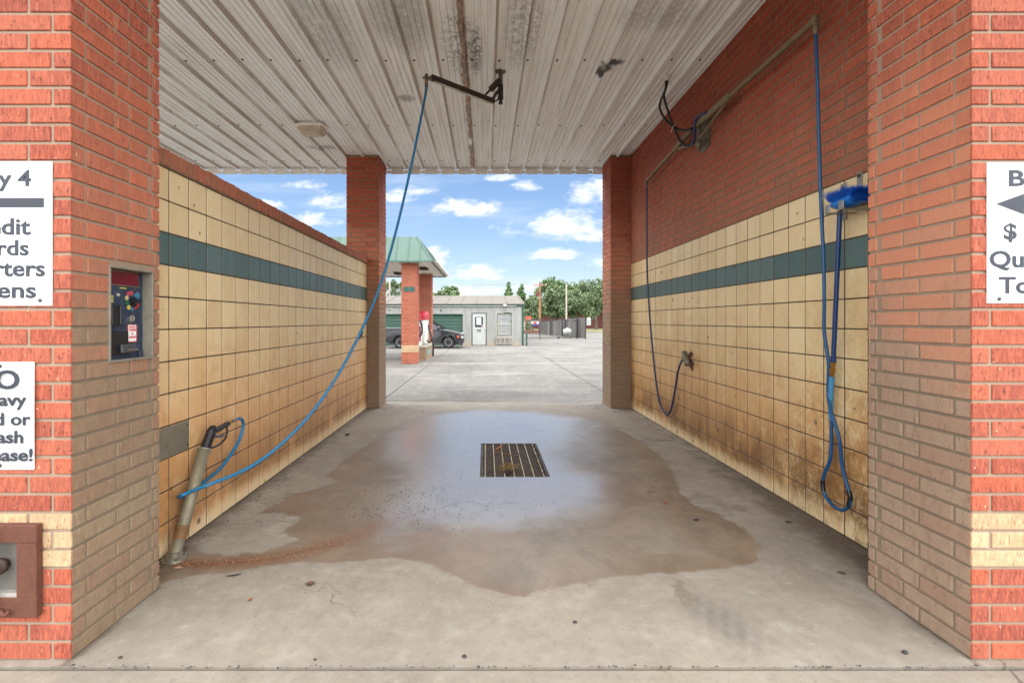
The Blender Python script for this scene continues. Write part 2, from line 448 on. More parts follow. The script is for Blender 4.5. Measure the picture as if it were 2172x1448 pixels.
MB_FRONT = brick_mat('brick_front_pier', 'front_pier')
MB_REAR = brick_mat('brick_rear_pier', 'rear_pier')
MB_WALL = brick_mat('brick_bay_wall', 'bay_wall')
MB_CLEAN = brick_mat('brick_clean', 'clean')
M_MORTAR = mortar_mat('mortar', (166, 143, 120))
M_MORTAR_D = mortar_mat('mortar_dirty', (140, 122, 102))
M_GROUT = mortar_mat('grout', (66, 50, 34))
M_TILE_L = tile_mat('tile_bay_low_wall', False)
M_TILE_R = tile_mat('tile_bay_tall_wall', True)
M_STEEL = metal_mat('brushed_steel', (150, 146, 138), .4, .9)
M_STEEL_L = metal_mat('light_steel', (190, 186, 176), .4, .6)
M_GALV = metal_mat('galvanised', (128, 122, 106), .5, .75)
M_DARKST = metal_mat('dark_steel', (74, 66, 58), .55, .6)
M_BRASS = metal_mat('brass', (196, 150, 72), .35, .95, (120, 84, 40))
M_RUST = rust_mat('rusty_iron')
M_BLACK = paint_mat('black_plastic', (26, 26, 28), .45)
M_BLACKR = paint_mat('black_rubber', (22, 22, 24), .6)
M_HOSE = paint_mat('blue_hose', (24, 104, 142), .38, .1, 12)
M_HOSE_DK = paint_mat('dark_blue_hose', (10, 74, 118), .38, .12, 12)
M_HOSE_NAVY = paint_mat('navy_hose', (28, 40, 84), .45, .12, 12)
M_HANDLE = paint_mat('blue_handle', (8, 48, 98), .3, .08, 12)
M_BRUSHB = paint_mat('blue_brush_plastic', (26, 106, 188), .3, .08, 12)
M_BRISTLE = paint_mat('blue_bristles', (24, 108, 212), .6, .2, 40)
M_TAPE = paint_mat('black_tape', (16, 16, 18), .35)
M_SIGN = paint_mat('sign_white', (232, 232, 230), .4, .05, 5, (205, 203, 196))
M_INK = paint_mat('sign_ink', (38, 44, 54), .5, .05)
M_WHITE = paint_mat('white_paint', (222, 220, 210), .45, .1, 5)
M_SCREW = paint_mat('screw_head', (70, 58, 46), .5, .2, 60)

# ================================================================== ground, lot, floor
XL, XR = -2.045, 2.505                 # tiled faces of the low wall and of the tall wall
PLX, PRX = -1.836, 2.153               # bay faces of the piers
YF, YF2, YB, YB2 = 2.128, 2.708, 8.29, 8.86
ZC = 4.37                              # underside of the roof deck

def concrete(name, lot):
    M = Mat(name); p = M.pos(); x, y, z = M.sep(p)
    n = M.noise(p, .55, 6, .62); n2 = M.noise(p, 5, 6, .68); n3 = M.noise(p, 60, 4, .7); ag = M.noise(p, 190, 2, .5)
    a, b = (S(88, 85, 79), S(114, 110, 102)) if lot else (S(128, 119, 106), S(147, 137, 123))
    c = M.mix(M.ss(n, .3, .7), a, b)
    c = M.mix(M.mul(M.ss(n2, .48, .78), .38), c, S(104, 97, 87))
    c = M.mix(M.mul(M.ss(n2, .52, .25), .4), c, S(168, 162, 150))
    c = M.mix(M.mul(M.ss(ag, .60, .72), .30), c, S(98, 88, 76))
    c = M.mix(M.mul(M.ss(ag, .38, .28), .25), c, S(182, 176, 164))
    ro = .85
    if lot:   # tyre sweeps and old stains
        sw = M.noise(M.vm(M.va(p, (0, 0, 0)), (1.5, .22, 1)), 1.0, 5, .7, dist=1.2)
        c = M.mix(M.mul(M.ss(sw, .48, .7), .5), c, S(84, 80, 75))
        c = M.mix(M.mul(M.ss(M.noise(M.vm(p, (.12, .9, 1)), 1.0, 4, .6, dist=.8), .5, .75), .4), c, S(158, 156, 150))
        c = M.mix(M.mul(M.ss(M.noise(p, 3.0, 3, .5), .68, .74), .5), c, S(110, 100, 90))
    n4 = M.noise(M.vm(p, (1.0, 1.0, 1)), 1.7, 6, .72, dist=.6); n5 = M.noise(p, 18, 5, .7)
    c = M.mix(M.mul(M.ss(n4, .52, .74), .26), c, S(112, 98, 82))
    c = M.mix(M.mul(M.ss(n5, .5, .72), .3), c, S(96, 88, 78)); c = M.mix(M.mul(M.ss(n5, .46, .26), .3), c, S(176, 168, 154))
    hair = M.voro(M.va(M.vm(p, (1, 1, 0)), M.mul(M.noise(p, 2.2, 4, .6), .55)), .42, 'DISTANCE_TO_EDGE')
    crack = M.mul(M.ss(hair, .0042, .0012), M.ss(M.noise(p, .5, 2), .44, .52))
    if not lot:
        at = M.attr('wet'); wet, rust, dirt = M.sep(at.outputs['Color'])
        at2 = M.attr('wet2'); pud, tyre, drk = M.sep(at2.outputs['Color'])
        edge = M.add(M.mul(M.sub(M.noise(p, 5, 5, .6), .5), .14), M.mul(M.sub(M.noise(p, 30, 5, .7), .5), .09))
        wv = M.add(wet, edge)                      # signed distance, metres / 1 (positive = damp)
        w_ = M.mul(M.ss(wv, .485, .52), M.ss(M.add(M.noise(M.va(p, (9, 1, 0)), 1.5, 5, .65), M.ss(wv, .75, .5, 0, .25)), .28, .56, .5, 1.0))
        rim = M.mul(M.ss(wv, .47, .505), M.ss(wv, .58, .505))
        pv = M.add(pud, M.add(M.mul(M.sub(M.noise(p, 2.6, 6, .7), .5), .7), M.mul(M.sub(n3, .5), .12)))
        pd = M.ss(pv, .26, .86)
        c = M.mix(M.mul(w_, .84), c, M.mix(M.ss(n4, .34, .66), S(128, 112, 93), S(99, 84, 68)))
        c = M.mix(M.mul(M.mul(w_, M.ss(M.noise(M.va(p, (4, 2, 0)), .9, 4, .6), .5, .68)), .5), c, S(116, 90, 70))
        c = M.mix(M.mul(rim, .25), c, S(110, 88, 68))
        c = M.mix(M.mul(pd, .30), c, S(122, 112, 100))
        grain = M.noise(p, 130, 3, .6)
        rv = M.add(rust, M.add(M.mul(M.sub(grain, .5), .9), M.mul(M.sub(n2, .5), .5)))
        c = M.mix(M.mul(M.ss(rust, .05, .6), .6), c, S(98, 62, 38))
        c = M.mix(M.mul(M.ss(rv, .62, .86), .85), c, S(88, 42, 20))
        c = M.mix(M.mul(M.mul(M.ss(M.noise(M.va(p, (5, 5, 5)), 100, 2), .64, .69), M.ss(rust, .2, .6)), .95), c, S(226, 176, 120))
        dv = M.add(dirt, M.mul(M.sub(n2, .5), .9))
        c = M.mix(M.mul(M.ss(dv, .30, .9), .82), c, S(78, 65, 52))
        strp = M.noise(M.vm(p, (1, 1, 1)), 14, 3, .6)
        c = M.mix(M.mul(M.mul(tyre, M.lin(strp, .3, .6, .6, 1.0)), .85), c, S(84, 80, 76))
        dk = M.ss(M.add(drk, M.mul(M.sub(M.noise(p, 16, 4, .65), .5), 1.5)), .46, .62)
        c = M.mix(M.mul(dk, .6), c, S(108, 94, 78))
        fl = M.voro(M.vm(p, (1, 1, 0)), 26.0)
        c = M.mix(M.mul(M.mul(M.ss(fl, .10, .05), M.ss(M.noise(p, 2.4, 2), .5, .6)), .8), c, S(60, 50, 40))
        ro = M.mix(w_, .82, M.lin(n2, .3, .7, .38, .56))
        ro = M.mix(pd, ro, M.lin(n3, .35, .65, .26, .38))
        c = M.mix(M.mul(crack, .7), c, S(70, 60, 50))
        bmp = M.mul(M.add(M.mul(n3, .6), M.mul(ag, .5)), M.sub(1.0, M.mul(pd, .92)))
        return M.out(c, ro, bump=M.sub(bmp, M.mul(crack, 2.0)), bstr=.25, bdist=.005, Specular_IOR_Level=.5, Coat_Weight=M.add(M.mul(pd, .9), M.mul(w_, .13)), Coat_Roughness=.24, Coat_IOR=1.75)
    c = M.mix(M.mul(crack, .55), c, S(84, 74, 62))
    return M.out(c, ro, bump=M.sub(M.add(M.mul(n3, .6), M.mul(ag, .5)), M.mul(crack, 2.0)), bstr=.25, bdist=.006)

M_LOT = concrete('lot_concrete', True)
M_FLOOR = concrete('bay_concrete', False)
Mx = Mat('joint_dirt'); _p = Mx.pos()
M_SOIL = Mx.out(Mx.mix(Mx.noise(_p, 40, 5, .7), S(46, 37, 28), S(78, 64, 50)), .95, bump=Mx.noise(_p, 90, 4), bstr=.6, bdist=.01)

# base earth under every slab, one sheet out to the horizon, open only over the drain pit
GX0, GX1, GY0, GY1 = -.056, .622, 4.636, 5.907
g = MB()
zb = -.018
xs_ = [-900, GX0-.02, GX1+.02, 900]; ys_ = [-300, GY0-.02, GY1+.02, 1500]
for i in range(3):
    for j in range(3):
        if i == 1 and j == 1: continue
        g.quad((xs_[i], ys_[j], zb), (xs_[i+1], ys_[j], zb), (xs_[i+1], ys_[j+1], zb), (xs_[i], ys_[j+1], zb))
struct('ground', g, M_SOIL)

# slabs of the lot, with open joints between them
g = MB(); rl = random.Random(3)
xb = [-60, -42, -33, -24, -15, -10.6, -6.3, -1.955, 2.50, 6.9, 11.3, 15.7, 24, 33, 42, 60]
yb = [8.985, 13.1, 17.6, 22.2, 27.0, 33, 40, 48, 56, 61.5]
def slab(x0, x1, y0, y1, gap=.010):
    dz = rl.uniform(-.003, .003)
    g.box(x0+gap, x1-gap, y0+gap, y1-gap, -.12, dz, .006)
for i in range(len(xb)-1):
    for j in range(len(yb)-1): slab(xb[i], xb[i+1], yb[j], yb[j+1])
struct('lot_pavement', g, M_LOT)
g = MB()
for x0, x1 in ((-12, -6.5), (-6.5, -2.2), (-2.2, 2.4), (2.4, 7), (7, 12)): g.box(x0+.003, x1-.003, -3.2, 2.075, -.12, -.002, .006)
for x0, x1 in ((-12, -6.5), (-6.5, -2.2), (-2.2, 2.4), (2.4, 7), (7, 12)): g.box(x0+.003, x1-.003, -9, -3.22, -.12, -.002, .006)
for x0, x1 in ((-12, -6.6), (-6.6, -2.30), (2.62, 12)): g.box(x0, x1-.01, 2.10, 8.97, -.12, -.001, .006)
struct('front_apron', g, M_FLOOR)

# bay floor: fine grid so that damp, dirt and rust have the outlines seen in the bay
def G2(px, py): q = PG(px, py); return (q.x, q.y)
def sd_poly(pt, poly):
    x, y = pt; d = 1e9; ins = False; n = len(poly)
    for i in range(n):
        (ax, ay), (bx, by) = poly[i], poly[i-1]
        ex, ey = bx-ax, by-ay; wx, wy = x-ax, y-ay
        t = max(0, min(1, (wx*ex+wy*ey)/max(1e-9, ex*ex+ey*ey)))
        d = min(d, (wx-ex*t)**2+(wy-ey*t)**2)
        if (ay > y) != (by > y) and x < (bx-ax)*(y-ay)/(by-ay)+ax: ins = not ins
    return math.sqrt(d)*(1 if ins else -1)
def d_line(pt, ln):
    x, y = pt; best = (1e9, 0)
    for i in range(len(ln)-1):
        (ax, ay), (bx, by) = ln[i], ln[i+1]; ex, ey = bx-ax, by-ay
        t = max(0, min(1, ((x-ax)*ex+(y-ay)*ey)/max(1e-9, ex*ex+ey*ey)))
        d = math.hypot(x-ax-ex*t, y-ay-ey*t)
        if d < best[0]: best = (d, (i+t)/(len(ln)-1))
    return best
damp = [G2(*q) for q in [(330, 1238), (395, 1222), (480, 1212), (560, 1197), (640, 1190), (730, 1193), (830, 1179), (890, 1188), (950, 1210), (1000, 1238),
        (1060, 1257), (1110, 1262), (1160, 1248), (1250, 1230), (1400, 1212), (1480, 1210), (1545, 1203), (1605, 1192), (1612, 1160), (1580, 1122), (1525, 1092),
        (1470, 1070), (1440, 1040), (1420, 985), (1360, 935), (1290, 900), (1225, 882), (1130, 872), (1020, 869), (930, 873), (860, 890), (800, 930), (720, 985),
        (690, 1010), (640, 1040), (600, 1062), (530, 1100), (440, 1150), (330, 1215)]]
dryp = [G2(*q) for q in [(405, 1160), (470, 1120), (520, 1090), (600, 1085), (640, 1100), (600, 1130), (640, 1145), (560, 1168), (480, 1178), (420, 1172)]]
dry2 = [G2(*q) for q in [(570, 1040), (610, 1005), (680, 1000), (720, 1020), (660, 1040), (600, 1052)]]
pud1 = [G2(*q) for q in [(905, 905), (930, 880), (1020, 872), (1130, 876), (1205, 890), (1200, 925), (1160, 960), (1200, 1000), (1270, 1020), (1280, 1050), (1200, 1085),
        (1080, 1110), (960, 1100), (880, 1095), (790, 1140), (780, 1100), (850, 1060), (900, 1010), (880, 980), (820, 960), (850, 930)]]
rustl = [G2(*q) for q in [(360, 1193), (430, 1196), (500, 1193), (570, 1185), (640, 1172), (710, 1152), (780, 1125), (840, 1100), (880, 1080)]]
tyrel = [G2(*q) for q in [(1455, 1262), (1510, 1300), (1570, 1345), (1650, 1400)]]
foot1 = [G2(*q) for q in [(1428, 1232), (1450, 1230), (1462, 1250), (1475, 1275), (1465, 1286), (1440, 1275), (1428, 1255)]]
bar1 = [G2(*q) for q in [(1365, 1172), (1450, 1172), (1452, 1181), (1372, 1182)]]
leafst = [G2(*q) for q in [(652, 1236), (672, 1234), (676, 1246), (664, 1256), (650, 1250)]]
fx = [-2.2+i*.032 for i in range(int((2.55+2.2)/.032)+2)]
fy = [2.093+i*.032 for i in range(int((8.972-2.093)/.032)+1)]
def snap(a, v):
    k = min(range(len(a)), key=lambda i: abs(a[i]-v)); a[k] = v; return k
ix0, ix1, iy0, iy1 = snap(fx, GX0), snap(fx, GX1), snap(fy, GY0), snap(fy, GY1); fy[-1] = 8.972
fv, ff, wet, wet2 = [], [], [], []
for y in fy:
    for x in fx:
        fv.append((x, y, 0.0)); q = (x, y)
        d = sd_poly(q, damp); d1 = -max(sd_poly(q, dryp), sd_poly(q, dry2)); d = min(d, d1)
        wv = max(0, min(1, .5+d))
        dr, tt = d_line(q, rustl); rs = max(0, 1-dr/(.075+.16*tt))*(1-.55*tt)
        wall = max(0, 1-(2.50-x)/.55)*(.35+.65*max(0, min(1, (6.5-y)/2.5))) if y > 2.6 else 0
        wall = max(wall, max(0, 1-(x-XL)/.30)*.8 if y > 2.6 else 0)
        if x > .9 and y > 2.5: wall = max(wall, .55*max(0, 1-math.hypot((x-1.75)/.95, (y-3.9)/1.1)))
        if y < 2.72: wall = max(wall, .9*max(0, 1-abs(x-PLX)/.045), .7*max(0, 1-abs(x-PRX)/.05))
        wet.append((wv, max(0, rs), wall, 1))
        pv = max(0, min(1, .62+sd_poly(q, pud1)*1.15))
        ty, tq = d_line(q, tyrel)
        tv = max(0, 1-ty/.17)*math.sin(math.pi*min(1, .1+tq*.9))*(.75+.25*math.cos(ty*120))
        dk = max(.5+8*sd_poly(q, foot1), .5+8*sd_poly(q, bar1)-.1, .5+8*sd_poly(q, leafst)-.12)
        wet2.append((pv, max(0, tv), max(0, min(1, dk)), 1))
nx = len(fx)
for j in range(len(fy)-1):
    for i in range(nx-1):
        if ix0 <= i < ix1 and iy0 <= j < iy1: continue
        ff.append((j*nx+i, j*nx+i+1, (j+1)*nx+i+1, (j+1)*nx+i))
me = bpy.data.meshes.new('bay_floor'); me.from_pydata(fv, [], ff); me.materials.append(M_FLOOR)
for nm, dat in (('wet', wet), ('wet2', wet2)):
    a = me.attributes.new(nm, 'FLOAT_COLOR', 'POINT'); a.data.foreach_set('color', [c for t in dat for c in t])
o = link(bpy.data.objects.new('bay_floor', me)); o['kind'] = 'structure'
# slab edge at the front joint and the concrete sides of the drain pit
g = MB(); g.quad((fx[0], 2.093, 0), (fx[-1], 2.093, 0), (fx[-1], 2.093, -.1), (fx[0], 2.093, -.1)); struct('floor_edge', g, M_FLOOR)

def pit():
    M = Mat('pit_mud'); p = M.pos()
    c = M.mix(M.noise(p, 9, 5, .7), S(52, 44, 32), S(96, 84, 60)); return M.out(c, .7, bump=M.noise(p, 30, 5), bstr=.6, bdist=.02)
M_PIT = pit()
g = MB(); zp = -.075
g.quad((GX0-.019, GY0-.019, zp), (GX1+.019, GY0-.019, zp), (GX1+.019, GY1+.019, zp), (GX0-.019, GY1+.019, zp))
for a, b in (((GX0, GY0), (GX1, GY0)), ((GX1, GY0), (GX1, GY1)), ((GX1, GY1), (GX0, GY1)), ((GX0, GY1), (GX0, GY0))):
    g.quad((a[0], a[1], -.0005), (b[0], b[1], -.0005), (b[0], b[1], zp), (a[0], a[1], zp))
struct('drain_pit', g, M_PIT)

# drain grate
gr = thing('drain_grate', 'rectangular dark steel drain grate sunk in the wet bay floor', 'drain grate', ((GX0+GX1)/2, GY0, -.06))
f = MB()
f.box(GX0+.001, GX0+.028, GY0+.001, GY1-.001, -.05, -.008, .002); f.box(GX1-.028, GX1-.001, GY0+.001, GY1-.001, -.05, -.008, .002)
f.box(GX0+.03, GX1-.03, GY0+.001, GY0+.012, -.05, -.008, .002); f.box(GX0+.03, GX1-.03, GY1-.012, GY1-.001, -.05, -.008, .002)
M_GRATE = metal_mat('grate_steel', (84, 72, 58), .6, .5, (50, 40, 30), .6)
part('frame', f, M_GRATE, gr)
f = MB(); nb_ = 46
for k in range(nb_):
    yq = GY0+.02+(GY1-GY0-.04)*k/(nb_-1); f.box(GX0+.0285, GX1-.0285, yq-.0045, yq+.0045, -.044, -.012, 0)
o = part('crossbars', f, M_GRATE, gr)
f = MB()
for k in range(7):
    xq = GX0+.052+(GX1-GX0-.104)*k/6; f.box(xq-.005, xq+.005, GY0+.0135, GY1-.0135, -.0115, -.0035, .002)
part('rods', f, metal_mat('worn_rod', (196, 180, 150), .5, .3, (130, 108, 80)), gr)

# ================================================================== the wash bay building
bay = thing('car_wash_bay', 'open self-serve car wash bay of red brick piers, cream tile walls and ribbed metal roof', 'car wash', (.2, 5.5, 0))
CO = .0818; BH = .0675; BL = .256; BT = .077; JT = .0145
rb = random.Random(11)
def bcol(course, cream=True):
    return (rb.random(), rb.random(), 1.0 if (cream and 5 <= course <= 7) else 0.0, 1.0)
def run(mb, axis, fixed, depth, s0, s1, z0, course, first, cream=True, ch=.0025, cut=None, jit=.0012):
    """bricks along one face: axis 'x' or 'y', from s0 to s1; fixed = face plane, depth = signed thickness"""
    s = s0; ln = first
    while s < s1-.01:
        e = min(s+ln, s1)
        if s1-e < .035: e = s1
        segs = [(s, e)]
        if cut and z0 < cut[3]-.004 and z0+BH > cut[2]+.004:
            segs = [(a, b) for a, b in ((s, min(e, cut[0])), (max(s, cut[1]), e)) if b-a > .012]
        for a, b in segs:
            mb.cur = bcol(course, cream); j = rb.uniform(-jit, jit)
            zz0, zz1 = z0, z0+BH
            if cut and a < cut[1] and b > cut[0]: pass
            if axis == 'x': mb.box(a, b, fixed+j, fixed+depth, zz0, zz1, ch)
            else: mb.box(fixed+j, fixed+depth, a, b, zz0, zz1, ch)
        s = e+JT; ln = BL
def brick_pier(x0, x1, y0, y1, ztop, cream=True, cut=None, skip=(), dz=.006):
    """four brick faces round a mortar core; skip: faces hidden for good"""
    mb = MB(); n = int((ztop-dz)/CO)
    for k in range(n+1):
        z0 = dz+k*CO
        if z0+BH > ztop: break
        par = k % 2
        xo = 0 if par else BT+JT
        yo = BT+JT if par else 0
        first_x = BL; first_y = BL
        if 'front' not in skip: run(mb, 'x', y0, BT, x0+xo, x1-xo, z0, k, first_x if par else BL, cream)
        if 'back' not in skip: run(mb, 'x', y1, -.058, x0+xo, x1-xo, z0, k, BL, cream)
        if 'left' not in skip: run(mb, 'y', x0, BT, y0+yo, y1-yo, z0, k, BL, cream, cut=cut if cut and cut[4] == 'left' else None)
        if 'right' not in skip: run(mb, 'y', x1, -BT, y0+yo, y1-yo, z0, k, BL, cream, cut=cut if cut and cut[4] == 'right' else None)
    return mb
def pier_core(x0, x1, y0, y1, ztop, cut=None, ins=.007):
    c = MB(); a, b, e, f_ = x0+ins, x1-ins, y0+ins, y1-ins
    if not cut: return c.box(a, b, e, f_, 0, ztop)
    c.box(a, b, e, f_, 0, cut[2]); c.box(a, b, e, f_, cut[3], ztop)
    c.box(a, b, e, cut[0], cut[2], cut[3]); c.box(a, b, cut[1], f_, cut[2], cut[3])
    c.box(a, b-.075, cut[0], cut[1], cut[2], cut[3]); return c

COIN = (2.347, 2.645, 1.302, 1.767, 'right')
pl = part('front_pier', brick_pier(-2.56, PLX, YF, YF2, ZC, cut=COIN), MB_FRONT, bay, 'red brick pier with the coin box, its bay side crusted grey-brown')
part('mortar', pier_core(-2.56, PLX, YF, YF2, ZC, COIN), M_MORTAR, pl)
pr = part('front_pier', brick_pier(PRX, 2.90, YF, YF2, ZC), MB_FRONT, bay, 'red brick pier beside the blue brush, its bay side faded beige')
part('mortar', pier_core(PRX, 2.90, YF, YF2, ZC), M_MORTAR, pr)
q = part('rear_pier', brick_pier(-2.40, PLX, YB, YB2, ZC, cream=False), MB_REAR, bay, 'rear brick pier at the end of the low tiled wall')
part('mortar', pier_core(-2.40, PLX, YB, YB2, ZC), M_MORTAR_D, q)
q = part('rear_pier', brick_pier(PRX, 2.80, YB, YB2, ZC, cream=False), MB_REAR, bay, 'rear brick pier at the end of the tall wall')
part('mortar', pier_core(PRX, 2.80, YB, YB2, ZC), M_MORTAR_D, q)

TP = .2067
def tiles(face, thick, ph, pitch, y0, y1, skip=None):
    mb = MB(); k0 = math.floor((y0-ph)/pitch)
    for r in range(12):
        for k in range(k0, 60):
            a, b = ph+k*pitch+.0055, ph+(k+1)*pitch-.0055
            a, b = max(a, y0), min(b, y1)
            if b-a < .02: continue
            j = rb.uniform(-.0008, .0008)
            mb.cur = (rb.random(), rb.random(), 1.0 if r == 9 else 0.0, 1.0)
            mb.box(face+j, face+thick, a, b, r*TP+.0042 if r else .008, (r+1)*TP-.0042, .0028)
    return mb
# low wall
lw = MB(); lw.box(XL-.30, XL-.0032, YF2+.002, YB-.002, 0, 2.4804)
lwall = part('low_wall', lw, M_GROUT, bay, 'low cream tiled wall with a green tile band')
part('wall_tiles', tiles(XL, -.02, 3.109, .2087, YF2+.004, YB-.004), M_TILE_L, lwall)
mb = MB(); y = YF2+.01
while y < YB-.07:
    mb.cur = (rb.random(), rb.random()*.9, 0, 1); j = rb.uniform(-.003, .003)
    mb.box(XL-.33, XL+.022+j, y, y+.0665, 2.487, 2.592+j, .004); y += .0785
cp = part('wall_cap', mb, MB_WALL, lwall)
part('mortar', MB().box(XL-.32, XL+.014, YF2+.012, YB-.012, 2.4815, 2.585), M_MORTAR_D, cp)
# tall wall
tw = MB(); tw.box(XR+.0032, XR+.32, YF2+.002, YB-.002, 0, ZC)
twall = part('tall_wall', tw, M_GROUT, bay, 'tall wall of cream tile below and red brick above')
part('wall_tiles', tiles(XR, .02, 3.359, .2075, YF2+.004, YB-.004), M_TILE_R, twall)
mb = MB(); k = 0; z0 = 2.4855
while z0+BH < ZC:
    run(mb, 'y', XR-.0035, .03, YF2+.003, YB-.003, z0, k, (BL, BL*.5, BL*.78, BL*.32)[k % 4] if k % 2 else (BT if k % 4 else BL*.66), False)
    z0 += CO; k += 1
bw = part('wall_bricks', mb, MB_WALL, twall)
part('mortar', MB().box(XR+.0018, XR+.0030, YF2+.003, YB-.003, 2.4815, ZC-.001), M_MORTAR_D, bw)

# roof deck seen from below: ribs run the length of the bay
def deck_mat():
    M = Mat('roof_deck'); p = M.pos(); x, y, z = M.sep(p)
    at = M.attr('rnd'); r1, r2, rib = M.sep(at.outputs['Color'])
    n = M.noise(p, 1.2, 6, .65); n2 = M.noise(p, 14, 5, .7)
    st = M.noise(M.vm(p, (16, .7, 1)), 1.0, 5, .7); st2 = M.noise(M.vm(p, (42, .9, 1)), 1.0, 4, .7)
    c = M.mix(n, S(232, 236, 238), S(244, 247, 249))
    c = M.mix(M.mul(M.ss(st, .48, .75), .40), c, S(186, 178, 168))
    c = M.mix(M.mul(M.ss(st2, .52, .72), .5), c, S(158, 142, 128))
    c = M.mix(M.mul(M.ss(rib, .3, .9), M.ss(M.noise(M.vm(p, (5, .8, 1)), 1, 4, .6), .25, .60)), c, M.mix(n, S(160, 149, 138), S(200, 192, 182)))  # dirt on one rib flank, darkened to paint in stronger rib shading
    c = M.mix(M.mul(M.ss(n2, .58, .78), .3), c, S(120, 110, 100))
    # rust along one seam and scattered along others
    rn = M.noise(M.vm(p, (9, 2.6, 1)), 1.0, 5, .7)
    seam = M.m('ABSOLUTE', M.add(x, .235))
    seam = M.ss(M.add(seam, M.mul(M.sub(rn, .5), .13)), .044, .030)
    seam = M.mul(seam, M.ss(M.noise(M.vm(p, (3, 1.5, 1)), 1.0, 3), .28, .40))
    rcol = M.mix(M.ss(M.noise(M.vm(p, (60, 14, 1)), 1.0, 4, .7), .38, .62), S(84, 56, 42), S(178, 142, 114))
    rs = M.noise(M.vm(M.va(p, (3, 0, 0)), (11, 1.2, 1)), 1.0, 6, .75)
    sm = M.mul(M.ss(rs, .63, .68), M.mx(M.mul(rib, .9), .25))
    c = M.mix(M.mul(M.mx(seam, M.mul(sm, .85)), .92), c, rcol)
    # mildew and soot
    for px, py, a, b, k, th in ((975, 95, .24, .8, .5, .47), (1010, 110, .09, .6, .55, .42), (690, 60, .4, .9, .22, .38), (850, 40, .4, .7, .28, .36), (1110, 60, .25, .9, .32, .44), (1400, 30, .5, .35, .24, .40)):
        q = P(px, py, (ZC-EYE)*FPX/(CY-py))
        e = M.add(M.m('POWER', M.mul(M.sub(x, q.x), 1/a), 2), M.m('POWER', M.mul(M.sub(y, q.y), 1/b), 2))
        e = M.ss(e, 1.0, .0)
        mm = M.mul(e, M.ss(M.add(M.mul(n2, .6), M.mul(M.noise(M.vm(p, (60, 30, 1)), 1, 4, .7), .5)), th, th+.22))
        c = M.mix(M.mul(mm, k*1.5), c, S(66, 62, 56))
    for px, py, a, b, k in ((1283, 145, .09, .10, .95), (1300, 132, .13, .07, .95), (862, 208, .12, .10, .5), (1272, 152, .05, .07, .9), (686, 312, .30, .10, .4)):
        q = P(px, py, (ZC-EYE)*FPX/(CY-py))
        e = M.add(M.m('POWER', M.mul(M.sub(x, q.x), 1/a), 2), M.m('POWER', M.mul(M.sub(y, q.y), 1/b), 2))
        e = M.ss(M.add(e, M.mul(M.sub(M.noise(p, 16, 5, .7), .5), 1.3)), 1.5, .1)
        c = M.mix(M.mul(e, k), c, S(36, 32, 28))
    return M.out(c, .5, bump=M.mul(n2, .5), bstr=.12, bdist=.004)
M_DECK = deck_mat()
mb = MB(); XD0, XD1, YD0, YD1 = -6.8, XR+.3, 1.3, 8.95
XS1 = 7.4
pitch = .314; x = -.548-21*pitch; prof = []
while x < XD1:
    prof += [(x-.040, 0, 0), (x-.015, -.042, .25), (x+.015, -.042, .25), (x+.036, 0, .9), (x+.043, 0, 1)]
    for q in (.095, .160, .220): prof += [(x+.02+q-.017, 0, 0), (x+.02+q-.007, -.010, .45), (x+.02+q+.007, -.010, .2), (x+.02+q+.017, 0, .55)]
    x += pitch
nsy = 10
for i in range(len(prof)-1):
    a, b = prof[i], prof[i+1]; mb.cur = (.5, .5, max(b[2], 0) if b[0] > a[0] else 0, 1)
    for j in range(nsy):
        y0, y1 = YD0+(YD1-YD0)*j/nsy, YD0+(YD1-YD0)*(j+1)/nsy
        mb.quad((a[0], y0, ZC+a[1]), (a[0], y1, ZC+a[1]), (b[0], y1, ZC+b[1]), (b[0], y0, ZC+b[1]))
mb.m = 1
for yr, cnt in ((3.62, 0), (5.29, 0), (7.05, 0), (8.60, 0)):
    x = -.548-18*pitch
    while x < XR:
        xq = x+.075+rb.uniform(-.008, .008); yq = yr+rb.uniform(-.015, .015)
        mb.lathe((xq, yq, ZC), (0, 0, -1), [(0, .013), (.004, .013), (.006, .008), (.012, .008)], 8); x += pitch
part('roof_deck', mb, [M_DECK, M_SCREW], bay)
part('roof_slab', MB().box(XD0, XS1, YD0, YD1-.03, ZC+.05, ZC+.30), M_WHITE, bay)
# rear eave: ribbed trim hanging a little below the deck
mb = MB(); pts = []; x = XD0
zt, zbm = 4.335, 4.243; xs2 = []
k = 0; x = -.548-20*pitch
while x < XD1:
    xs2 += [(x-.05, 0, 0), (x-.025, .02, .018), (x+.025, .02, .018), (x+.05, 0, 0)]; x += pitch
for i in range(len(xs2)-1):
    a, b = xs2[i], xs2[i+1]
    p1 = [(a[0], 8.985+a[1], zt), (b[0], 8.985+b[1], zt), (b[0], 8.985+b[1], zbm+b[2]), (a[0], 8.985+a[1], zbm+a[2])]
    mb.quad(*p1); mb.quad(*[(c[0], c[1]+.004, c[2]) for c in p1]); mb.quad(p1[2], p1[3], (p1[3][0], p1[3][1]+.004, p1[3][2]), (p1[2][0], p1[2][1]+.004, p1[2][2]))
mb.box(XD0, XD1, 8.952, 8.984, 4.50, 4.66); mb.box(XD0, XD1, 8.984, 8.99, 4.336, 4.66)
part('eave_trim', mb, paint_mat('trim_white', (236, 235, 231), .5, .12, 7, (186, 178, 166)), bay)
mb = MB()
n = 0; z0 = 3.90
while z0+BH < ZC:
    run(mb, 'x', YF+.004, BT, PLX+.003, PRX-.003, z0, n+20, BL if n % 2 else BL*.6, False); run(mb, 'x', YF2-.004, -BT, PLX+.003, PRX-.003, z0, n+20, BL if n % 2 else BL*.6, False)
    z0 += CO; n += 1
